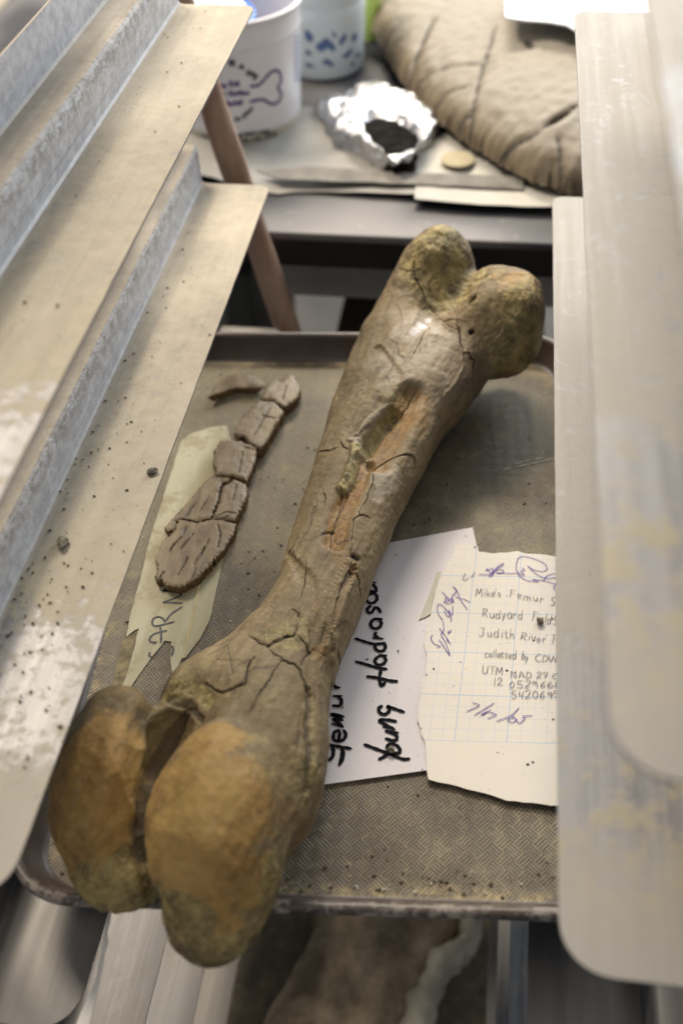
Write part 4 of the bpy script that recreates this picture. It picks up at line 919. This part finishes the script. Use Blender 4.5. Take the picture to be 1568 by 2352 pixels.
tag(grit('grit', scatter(420, ontray, ZF + .0005, .0006, .0032), M_GRITP), 'pale plaster grit strewn over the tray floor', kind='stuff')
def onpaper():
    while True:
        p = at((rng.uniform(740, 1280), rng.uniform(1220, 1840)), ZP)[:2]
        if in_poly(np.array([p]), poly)[0] or in_poly(np.array([p]), xy([(688, 1812), (790, 1266), (1085, 1211), (1200, 1738), (737, 1803)], ZP))[0]: return p
tag(grit('grit', [(x, y, (float(zn(np.array([[x, y]]))[0]) + .0006) if in_poly(np.array([[x, y]]), poly)[0] else ZP + .0012, r) for (x, y, _, r) in scatter(150, onpaper, 0, .0005, .0022)], M_GRIT), 'tiny dark crumbs on the two papers', kind='stuff')

# ------------------------------------------------------------------ lower levels of the rack
wt = [(256, 2094), (253, 2120), (247, 2140), (250, 2165), (241, 2190), (238, 2215), (232, 2240), (228, 2262), (221, 2290), (212, 2325), (204, 2360), (198, 2390), (160, 2390), (176, 2352), (189, 2320), (203, 2290), (215, 2262), (222, 2238), (227, 2210), (233, 2182), (237, 2160), (241, 2130), (248, 2100)]
wts = sheet('torn_tape_strip', xy(wt, -.3300), lambda V2: np.full(len(V2), -.3300), M_WTAPE, .01, .0010, .0008, seed=2)
tag(wts, 'torn white tape strip along the edge of the bare slide below the tray', 'tape strip')
tray2 = make_tray('serving_tray', TW, 1.18, M_TRAY)
tray2.location = Vector((-.1545, 1.16, -1.578)) * S
tag(tray2, 'dark brown serving tray far below, holding a plaster backed fossil', 'tray')
def lowbone(t_, u_, z_):
    d = cap(t_, u_, z_, (-.30, .80, -1.47), (-.10, 1.25, -1.45), .085, .095)
    d = smin(d, cap(t_, u_, z_, (-.17, .78, -1.49), (.0, 1.2, -1.47), .075, .07), .02)
    return d
hh = .011; lo_ = (-.45, .60, -1.60); hi_ = (.12, 1.40, -1.30)
ax_ = [np.arange(lo_[i], hi_[i], hh) for i in range(3)]; G3 = np.meshgrid(*ax_, indexing='ij')
Vb, Qb = surface_nets(lowbone(*G3), lo_, hh)
Vb = Vb + (Vb - np.array([-.15, 1, -1.5])) * .06 * fnoise(Vb, 12, 4, 3)[:, None]
t = NT('dark_fossil'); n1 = t.noise(14, 6, .65); n2 = t.noise(70, 5, .7)
b_ = t.mix(t.ramp(n1, .35, .65), (.16, .115, .07), (.44, .35, .23)); b_ = t.mix(t.ramp(n2, .55, .7, 0, .5), b_, (.42, .33, .22))
t.set(Base_Color=b_, Roughness=.6); t.bump(t.math('ADD', n1, n2), .003, .9)
lb = obj('fossil_bone', Vb, Qb, t.m); tag(lb, 'dark out of focus fossil bone on the tray far below', 'fossil bone')
jk = [(1055, 2100), (1060, 2125), (1040, 2140), (1017, 2147), (969, 2161), (972, 2186), (950, 2247), (888, 2285), (917, 2300), (907, 2351), (890, 2400), (975, 2400), (990, 2340), (1008, 2260), (1035, 2200), (1085, 2150), (1115, 2095), (1110, 2060), (1060, 2060)]
o = slab('plaster_jacket', xy(jk, -1.40), -1.53, .13, .05, simple('field_plaster', (.62, .57, .44), .85, 0, .25, 24, .001), .014, .004, .6, .006, seed=41)
tag(o, 'white plaster edge of a field jacket beside the dark fossil far below', 'plaster jacket')

# ------------------------------------------------------------------ work table behind the rack
ZT = -.18; TY = 2.02
M_STEEL = NT('blotchy_table_steel'); t = M_STEEL
n1 = t.noise(1, 3, .5, t.mapping((2.0, 2, 2))); n2 = t.noise(60, 5, .65)
c_ = t.mix(t.ramp(n1, .46, .56), (.030, .030, .036), (.17, .16, .155)); c_ = t.mix(t.ramp(n2, .6, .75, 0, .4), c_, (.28, .26, .24))  # broad blotches between near black and grey, with small paler specks
t.set(Base_Color=c_, Metallic=.1, Roughness=.55); t.b.inputs['Specular IOR Level'].default_value = .3; M_STEEL = t.m
M_BLACK = simple('dark_apron', (.012, .012, .012), .5, 0, .3, 20); M_GREY = simple('grey_drawer_front', (.34, .325, .29), .55, 0, .15, 14)
tab = empty('work_table', (0, 2.9, -2.3)); tag(tab, 'cluttered steel topped work table with a dark apron behind the rack', 'table')
child(tab, box('table_top', (-1.9, TY, ZT - .020), (1.6, 4.2, ZT), M_STEEL, bevel=.006))
child(tab, box('apron', (-1.9, TY + .004, ZT - .082), (1.6, TY + .03, ZT - .021), M_BLACK))
child(tab, box('drawer_front', (-.50, TY + .09, -.395), (1.2, TY + .12, -.285), M_GREY, bevel=.003))
for x in (-.62, 1.3):
    child(tab, box('leg', (x - .05, TY + .10, -2.3), (x, TY + .15, ZT - .083), simple('pale_leg', (.22, .21, .17), .6), bevel=.003))
bx = empty('cardboard_box', (-.1, 2.6, -2.3)); tag(bx, 'dark brown cardboard box stored under the work table', 'box')
child(bx, box('carton', (-.36, 2.25, -2.3), (.15, 2.8, -.62), simple('brown_card', (.085, .048, .022), .8, 0, .2, 8), bevel=.006))
child(bx, box('carton_lid', (-.368, 2.242, -.66), (.158, 2.808, -.60), simple('brown_card_lid', (.10, .06, .03), .8, 0, .2, 8), bevel=.006))
gb = box('storage_crate', (-1.2, 2.35, -2.3), (-.60, 2.9, -.50), simple('olive_crate', (.085, .085, .07), .7), bevel=.01); tag(gb, 'dull olive storage crate under the left part of the table', 'crate')

# sheets of grey paper lying over the edge of the table
def wavy(z, s, a=.006, f=5): return lambda V2: z + a * np.abs(vnoise(np.column_stack([V2, V2[:, 0] * 0]), f, s))
M_NEWS = simple('grey_wrapping_paper', (.36, .345, .31), .7, 0, .25, 6, .0004); M_NEWS2 = simple('pale_wrapping_paper', (.50, .48, .42), .75, 0, .2, 7, .0004)
p1 = xy([(380, 300), (380, 420), (470, 415), (560, 432), (640, 446), (700, 440), (760, 444), (958, 456), (960, 380), (940, 300), (700, 250)], ZT + .004)
o = sheet('wrapping_paper', p1, wavy(ZT + .003, 3, .018, 4.5), M_NEWS, .025, .0015, .001, seed=1); tag(o, 'grey crinkled wrapping paper under the bucket at the table edge', 'wrapping paper')
p2 = xy([(955, 360), (952, 468), (1100, 480), (1260, 486), (1340, 470), (1340, 300), (1100, 250)], ZT + .008)
o = sheet('wrapping_paper', p2, wavy(ZT + .014, 7, .010, 6), M_NEWS2, .025, .0015, .001, seed=2); tag(o, 'pale wrapping paper beneath the large cracked fossil block', 'wrapping paper')
p3 = xy([(590, 405), (700, 398), (960, 412), (1200, 425), (1200, 450), (960, 437), (640, 425)], ZT + .010)
o = sheet('fold_shade', p3, wavy(ZT + .023, 9, .006, 6), simple('fold_shade_tone', (.22, .205, .18), .85, 0, .3, 30), .02, .003, .001, seed=4); tag(o, 'dark strip standing in for the shaded fold across the wrapping paper', 'fold shade')  # added strip: the paper fold's shade given as a dark sheet

# white bucket
def lathe(name, prof, mat, n=96, parent=None):
    V = []; Fc = []
    for r, z in prof:
        for i in range(n): a = 2 * math.pi * i / n; V.append((r * math.cos(a), r * math.sin(a), z))
    for k in range(len(prof) - 1):
        for i in range(n): j = (i + 1) % n; Fc.append((k * n + i, k * n + j, (k + 1) * n + j, (k + 1) * n + i))
    o = obj(name, V, Fc, mat, parent); e = o.modifiers.new('split', 'EDGE_SPLIT'); e.split_angle = math.radians(40); return o
BC = np.array([-.64, 2.56]); rb = lambda z: .155 + .013 * (z - ZT) / .29
def cyl(p, c, rf):
    d = ray(p); z = 0.0
    for _ in range(4):
        r = rf(z); o = CAMW[:2] - c; A = d[:2] @ d[:2]; B = 2 * (o @ d[:2]); Cc = o @ o - r * r; q = B * B - 4 * A * Cc
        if q < 0: return None
        s_ = (-B - math.sqrt(q)) / (2 * A); P = CAMW + d * s_; z = P[2]
    return P
buck = empty('plaster_bucket', (BC[0], BC[1], ZT)); tag(buck, 'white plastic bucket with purple bone outline logo on the work table', 'bucket')
M_WPL = simple('white_plastic', (.80, .79, .80), .35, 0, .04, 8, 0)
t = NT('bucket_plastic'); z_ = t.xyz()[2]
pl_ = t.mix(t.ramp(t.math('ADD', z_, t.math('MULTIPLY', t.noise(9, 4), .02)), .030, .022), (.80, .79, .81), (.50, .46, .37)); t.set(Base_Color=pl_, Roughness=.35); M_BUCK = t.m
h_ = .293
body = lathe('body', [(0, .004), (.150, .004), (.152, 0), (.155, .002)] + [(rb(ZT + z), z) for z in (.02, .10, .18, .226)] + [(rb(ZT + .23) + .002, .228), (rb(ZT + .232) + .0025, .232), (rb(ZT + .236) + .001, .236), (rb(ZT + .26), .26), (rb(ZT + h_), h_ - .010), (.174, h_ - .009), (.1755, h_ - .002), (.172, h_), (.164, h_ - .002), (.160, .25), (.150, .015), (0, .012)], M_BUCK)
body.parent = buck
BK = lambda pts: crop(700, 0, 1.96, pts)
nb = lambda c: (lambda p: np.array([p[0] - c[0], p[1] - c[1], 0]) / np.linalg.norm(p[:2] - c))
def onb(pts):
    r = [cyl(p, BC, rb) for p in pts]; return [x for x in r if x is not None]
M_PURP = simple('purple_print', (.13, .07, .25), .5, 0, .1, 60, 0); M_GRN = simple('dark_print', (.035, .045, .06), .5, 0, .1, 60, 0)
def brib(name, strokes, w_, mat):
    st = [onb(BK(s_)) for s_ in strokes]; st = [s_ for s_ in st if len(s_) > 1]
    o = ribbons(name, [[p for p in s_] for s_ in st], w_, mat, None, nb(BC), lift=.0012); child(buck, o)
brib('bone_outline', [[(590, 675), (650, 668), (700, 620), (745, 570), (790, 550), (822, 575), (828, 640), (805, 685), (830, 730), (815, 790), (770, 815), (725, 800), (690, 780), (640, 785), (585, 798)]], .0072, M_PURP)
tx = []
for w_, a, b, hh_ in (('the Kid', (335, 690), (505, 668), 36), ('or Custom', (360, 755), (585, 735), 36), ('Market', (385, 832), (530, 815), 36)): tx += word(w_, a, b, hh_)
brib('logo_words', tx, .0050, M_PURP)
for w_, a, b, hh_ in (('R', (425, 515), (475, 520), 38), ('A', (500, 535), (540, 545), 34), ('LIFE', (560, 572), (630, 625), 36), ('n', (430, 960), (460, 955), 26), ('for', (478, 950), (520, 935), 30), ('your', (535, 925), (620, 845), 32)): brib('ring_words', word(w_, a, b, hh_), .0050, M_GRN)
for w_, a, b, hh_ in (('www.forx', (150, 1085), (300, 1088), 28), ('builderx.com', (480, 1075), (745, 1030), 30), ('Box Morton', (110, 1135), (300, 1142), 30), ('PA 16 173', (500, 1130), (790, 1068), 32)): brib('address_words', word(w_, a, b, hh_), .0040, M_GRN)

sq = []
for r_ in range(9): sq += word('enmut', (935, 300 + r_ * 42), (985, 290 + r_ * 42), 20)
brib('fine_print', sq, .0022, simple('blue_print', (.22, .26, .52), .5, 0, .1, 60, 0))
lid = lathe('tub_lid', [(0, .02), (.085, .02), (.09, .016), (.092, .0), (.088, -.02), (.075, -.10)], simple('blue_plastic', (.03, .14, .55), .35, 0, .05, 8, 0))
lid.location = Vector((-.655, 2.50, .085)) * S; lid.rotation_euler = (.12, .1, 0)
wl = lathe('white_label', [(0, .0225), (.070, .0225), (.0702, .0210)], M_WPL); wl.parent = lid
tag(lid, 'small tub with a blue rimmed lid standing inside the white bucket', 'tub')

# pale tub with blue leaves
UC = np.array([-.475, 2.90]); ru = lambda z: .108 + .010 * (z - ZT) / .28
tub = empty('patterned_tub', (UC[0], UC[1], ZT)); tag(tub, 'pale plastic tub printed with blue leaves behind the white bucket', 'tub')
b2 = lathe('body', [(0, .0), (.098, .0), (.106, .006), (.1085, .02)] + [(ru(ZT + z), z) for z in (.08, .15)] + [(ru(ZT + .18) + .001, .175), (ru(ZT + .19) - .002, .182), (ru(ZT + .2) + .001, .19), (.119, .30), (.116, .30), (.105, .02), (0, .012)], simple('pale_blue_plastic', (.66, .74, .78), .35, 0, .06, 10, 0)); b2.parent = tub
leafs = [[(1015, 230), (1045, 235), (1080, 275), (1085, 320), (1050, 330), (1020, 300)], [(1110, 390), (1105, 350), (1160, 310), (1185, 290), (1215, 315), (1250, 350), (1260, 395), (1235, 405), (1200, 370), (1160, 405), (1130, 400)],
         [(1225, 240), (1250, 250), (1268, 300), (1240, 290)], [(1330, 255), (1345, 290), (1310, 350), (1280, 350), (1290, 310)], [(1150, 500), (1180, 455), (1210, 470), (1250, 505), (1230, 525), (1190, 505)],
         [(1020, 385), (1060, 400), (1075, 430), (1030, 430)], [(1020, 490), (1060, 500), (1100, 525), (1060, 530), (1025, 515)], [(1310, 440), (1350, 400), (1400, 370), (1380, 420), (1330, 465)], [(1375, 490), (1395, 475), (1405, 510), (1385, 520)], [(1400, 250), (1430, 280), (1400, 340), (1380, 300)], [(1405, 430), (1440, 405), (1450, 440), (1420, 450)]]
V = []; Fc = []
for lf in leafs:
    q = [cyl(p, UC, ru) for p in BK(lf)]
    if any(x is None for x in q): continue
    c_ = np.mean(q, 0); nn_ = nb(UC); q = [c_] + q; b0 = len(V); V += [x + nn_(x) * (.0012 + (np.linalg.norm((c_ - x)[:2]) ** 2 / .2 if i_ == 0 else 0)) for i_, x in enumerate(q)]
    k = len(q) - 1; r0 = np.linalg.norm(V[b0][:2] - UC); want = ru(V[b0][2]) + .0016; V[b0][:2] = UC + (V[b0][:2] - UC) / r0 * want
    for i in range(k): Fc.append((b0, b0 + 1 + i, b0 + 1 + (i + 1) % k))
child(tub, obj('leaf_print', V, Fc, simple('blue_leaf_print', (.10, .17, .36), .4, 0, .2, 30, 0), smooth=False))
bo = empty('plastic_bottle', (-.375, 3.10, ZT)); tag(bo, 'lime green plastic bottle between the leaf printed tub and the fossil block', 'bottle')
b3 = lathe('body', [(0, 0), (.030, 0), (.034, .006), (.034, .16), (.028, .19), (.013, .21), (.013, .23), (0, .23)], simple('lime_plastic', (.62, .80, .22), .3, 0, .1, 8, 0)); b3.parent = bo
b4 = lathe('cap', [(0, .26), (.014, .26), (.0155, .255), (.0155, .228), (.013, .226)], M_WPL); b4.parent = bo

# crumpled foil nest
t = NT('crumpled_foil'); t.set(Base_Color=(.62, .62, .63), Metallic=1.0, Roughness=.22)
t.bump(t.math('ADD', t.vor(70, 'DISTANCE_TO_EDGE'), t.noise(140, 4, .6)), .003, .8); M_FOIL = t.m
foil_px = [(1022, 265), (1010, 235), (975, 212), (945, 196), (900, 180), (860, 166), (828, 172), (812, 190), (790, 198), (740, 198), (722, 210), (735, 245), (760, 285), (800, 312), (830, 325), (865, 345), (885, 357), (930, 345), (965, 330), (990, 305)]
fo = [np.array(at(p, ZT + .05)[:2]) for p in foil_px]; fc = np.array(at((895, 262), ZT + .05)[:2])
hole_px = [(818, 222), (848, 206), (892, 212), (940, 228), (970, 252), (966, 288), (944, 322), (908, 334), (886, 316), (862, 292), (836, 262)]
ho = [np.array(at(p, ZT + .10)[:2]) for p in hole_px]
def polar(poly, c, a):
    best = .0; d = np.array([math.cos(a), math.sin(a)])
    for i in range(len(poly)):
        p, q = poly[i] - c, poly[(i + 1) % len(poly)] - c; e = q - p; det = d[0] * -e[1] + d[1] * e[0]
        if abs(det) < 1e-9: continue
        tt = (p[0] * -e[1] + p[1] * e[0]) / det; s_ = (d[0] * p[1] - d[1] * p[0]) / det
        if tt > 0 and 0 <= s_ <= 1: best = max(best, tt)
    return best
V = []; Fc = []; NA_, NB_ = 130, 22
hc = np.array(at((905, 275), ZT + .10)[:2])
for i in range(NA_):
    a = 2 * math.pi * i / NA_; R1 = polar(fo, fc, a) or .1; R0 = (polar(ho, hc, a) or .04)
    e1 = fc + np.array([math.cos(a), math.sin(a)]) * R1; e0 = hc + np.array([math.cos(a), math.sin(a)]) * R0
    for j in range(NB_):
        s_ = j / (NB_ - 1)
        if s_ < .25: q = s_ / .25; p = hc + (e0 - hc) * (.5 + .5 * q); z = ZT + .008 + .052 * q ** 1.4
        else:
            q = (s_ - .25) / .75; p = e0 + (e1 - e0) * math.sin(q * math.pi / 2) ** .9; z = ZT + .060 * math.cos(q * math.pi / 2) ** .75 + .002
        V.append((p[0], p[1], z))
V = np.array(V); V += .0062 * np.stack([fnoise(V, 38, 50 + k, 3) for k in range(3)], 1); V[:, 2] = np.maximum(V[:, 2], ZT + .004)
for i in range(NA_):
    for j in range(NB_ - 1):
        a = i * NB_ + j; b = ((i + 1) % NA_) * NB_ + j
        Fc += [(a, b, b + 1), (a, b + 1, a + 1)]
fo_o = obj('foil_nest', V, Fc, M_FOIL, smooth=False); tag(fo_o, 'crumpled shiny foil nest open in the middle beside the fossil block', 'foil')
V = [(hc[0], hc[1], ZT + .03)] + [tuple(hc + (h__ - hc) * .85) + (ZT + .022,) for h__ in ho]
o = slab('fossil_lump', [tuple(hc + (h__ - hc) * .92) for h__ in ho], ZT + .012, .036, .03, simple('dark_lump', (.012, .010, .008), .95, 0, .4, 90, .002, spec=.1), .01, .002, .4, .006, seed=9)
tag(o, 'dark lump of fossil cradled inside the crumpled foil', 'fossil lump')

# ochre disc lying under the block
dsk = lathe('cork_disc', [(0, 0), (.036, 0), (.038, .001), (.038, .003), (.036, .004), (0, .004)], simple('ochre_card', (.40, .34, .21), .8, 0, .12, 20), 64)
q = at((1050, 364), ZT + .03); dsk.location = Vector((q[0], q[1], ZT + .026)) * S; tag(dsk, 'ochre yellow disc half hidden under the cracked fossil block', 'disc')

# the big pillow-shaped block
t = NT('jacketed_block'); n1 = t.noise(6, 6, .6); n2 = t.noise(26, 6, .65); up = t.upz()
b_ = t.mix(t.ramp(n1, .35, .65), (.105, .076, .040), (.19, .150, .095)); b_ = t.mix(t.ramp(n2, .52, .7, 0, .5), b_, (.09, .06, .03)); b_ = t.mix(t.math('MULTIPLY', t.ramp(up, .62, .95), .75), b_, (.32, .295, .25))  # upward faces paler: bright light from above painted into the colour
b_ = t.mix(t.ramp(t.attr('dirt_shade'), .25, .9), b_, (.04, .032, .022))
t.set(Base_Color=b_, Roughness=.7); t.bump(t.math('ADD', n1, t.math('MULTIPLY', n2, .6)), .005, .7); M_BLOCK = t.m
ZB = ZT + .02
bl = [(.16, 2.16), (.08, 2.21), (-.01, 2.31), (-.10, 2.43), (-.18, 2.56), (-.25, 2.72), (-.30, 2.86), (-.35, 3.02), (-.40, 3.2), (-.42, 3.5), (-.3, 3.8), (.1, 3.95), (.6, 3.8), (.8, 3.2), (.72, 2.6), (.5, 2.25), (.32, 2.14)]
def bp(pts, z): return [tuple(at(p, z)[:2]) for p in pts]
K2 = lambda pts: crop(1200, 0, 1.30667, pts)
bcr = [(bp(K2([(700, 20), (640, 90), (580, 165), (520, 200), (480, 250), (465, 340)]), .0), .009, .022), (bp(K2([(1025, 50), (1010, 110), (960, 210), (930, 290), (905, 385)]), .03), .008, .014), (bp(K2([(895, 392), (850, 400), (790, 430), (730, 480), (690, 530)]), .0), .010, .024),
       (bp(K2([(900, 290), (780, 275), (700, 285), (620, 335), (570, 390)]), .01), .007, .012), (bp(K2([(945, 480), (1100, 490), (1250, 492), (1360, 468), (1460, 440)]), .02), .009, .020), (bp(K2([(1340, 470), (1400, 458)]), .02), .014, .02), (bp(K2([(855, 520), (820, 590), (780, 650)]), -.04), .011, .022),
       (bp(K2([(1360, 620), (1385, 700), (1395, 790), (1370, 880)]), -.02), .008, .014), (bp(K2([(560, 150), (750, 170), (940, 205), (1030, 215)]), .02), .008, .008), (bp(K2([(1190, 160), (1210, 180)]), .02), .016, .016)]
bcr = [(a, b * .72, c * .42) for a, b, c in bcr]
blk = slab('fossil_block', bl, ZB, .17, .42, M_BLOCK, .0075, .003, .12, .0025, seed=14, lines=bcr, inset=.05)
tag(blk, 'large pillow shaped brown fossil block with dark cracks on the work table', 'fossil block')
wp = xy([(1158, -40), (1160, 44), (1230, 50), (1300, 66), (1330, 86), (1420, 90), (1520, 84), (1560, -40)], .04)
o = sheet('white_towel', wp, lambda V2: .046 + .014 * vnoise(np.column_stack([V2, V2[:, 0] * 0]), 8, 5), simple('white_paper_towel', (.82, .84, .88), .8, 0, .05, 8, .0004), .02, .004, .001, seed=8)
tag(o, 'bright white paper towel lying on top of the fossil block', 'paper towel')

# wooden handle leaning against the table
A_ = np.array(at((478, 215), -.05)); 
def pt(p, y):
    d = ray(p); return CAMW + d * (y / d[1])
P0 = pt((480, 215), 1.985); P1 = pt((668, 780), 1.935); dv = (P1 - P0); P2 = P1 + dv * ((-2.29 - P1[2]) / dv[2]); P0 = P0 - dv * .5
hd = []; Fc = []; ns = 30; nr = 20
ex_ = np.cross(dv, [0, 1, 0]); ex_ /= np.linalg.norm(ex_); ey_ = np.cross(dv, ex_); ey_ /= np.linalg.norm(ey_)
for i in range(ns):
    p = P0 + (P2 - P0) * i / (ns - 1); r = .0275 * (1 + .05 * math.sin(i * 1.9))
    for k in range(nr): a = 2 * math.pi * k / nr; hd.append(p + ex_ * r * math.cos(a) + ey_ * r * math.sin(a))
for i in range(ns - 1):
    for k in range(nr): j = (k + 1) % nr; Fc.append((i * nr + k, (i + 1) * nr + k, (i + 1) * nr + j, i * nr + j))
Fc.append(tuple(range(nr))); Fc.append(tuple((ns - 1) * nr + k for k in reversed(range(nr))))
t = NT('worn_wood'); n1 = t.noise(1, 6, .6, t.mapping((60, 60, 7))); n2 = t.noise(16, 4, .6)
b_ = t.mix(t.ramp(n1, .3, .7), (.27, .165, .11), (.42, .29, .21)); b_ = t.mix(t.ramp(n2, .5, .68, 0, .6), b_, (.28, .12, .08)); t.set(Base_Color=b_, Roughness=.38); t.bump(n1, .0006)
o = obj('wooden_handle', hd, Fc, t.m); tag(o, 'brown wooden handle leaning against the table edge behind the tray', 'handle')
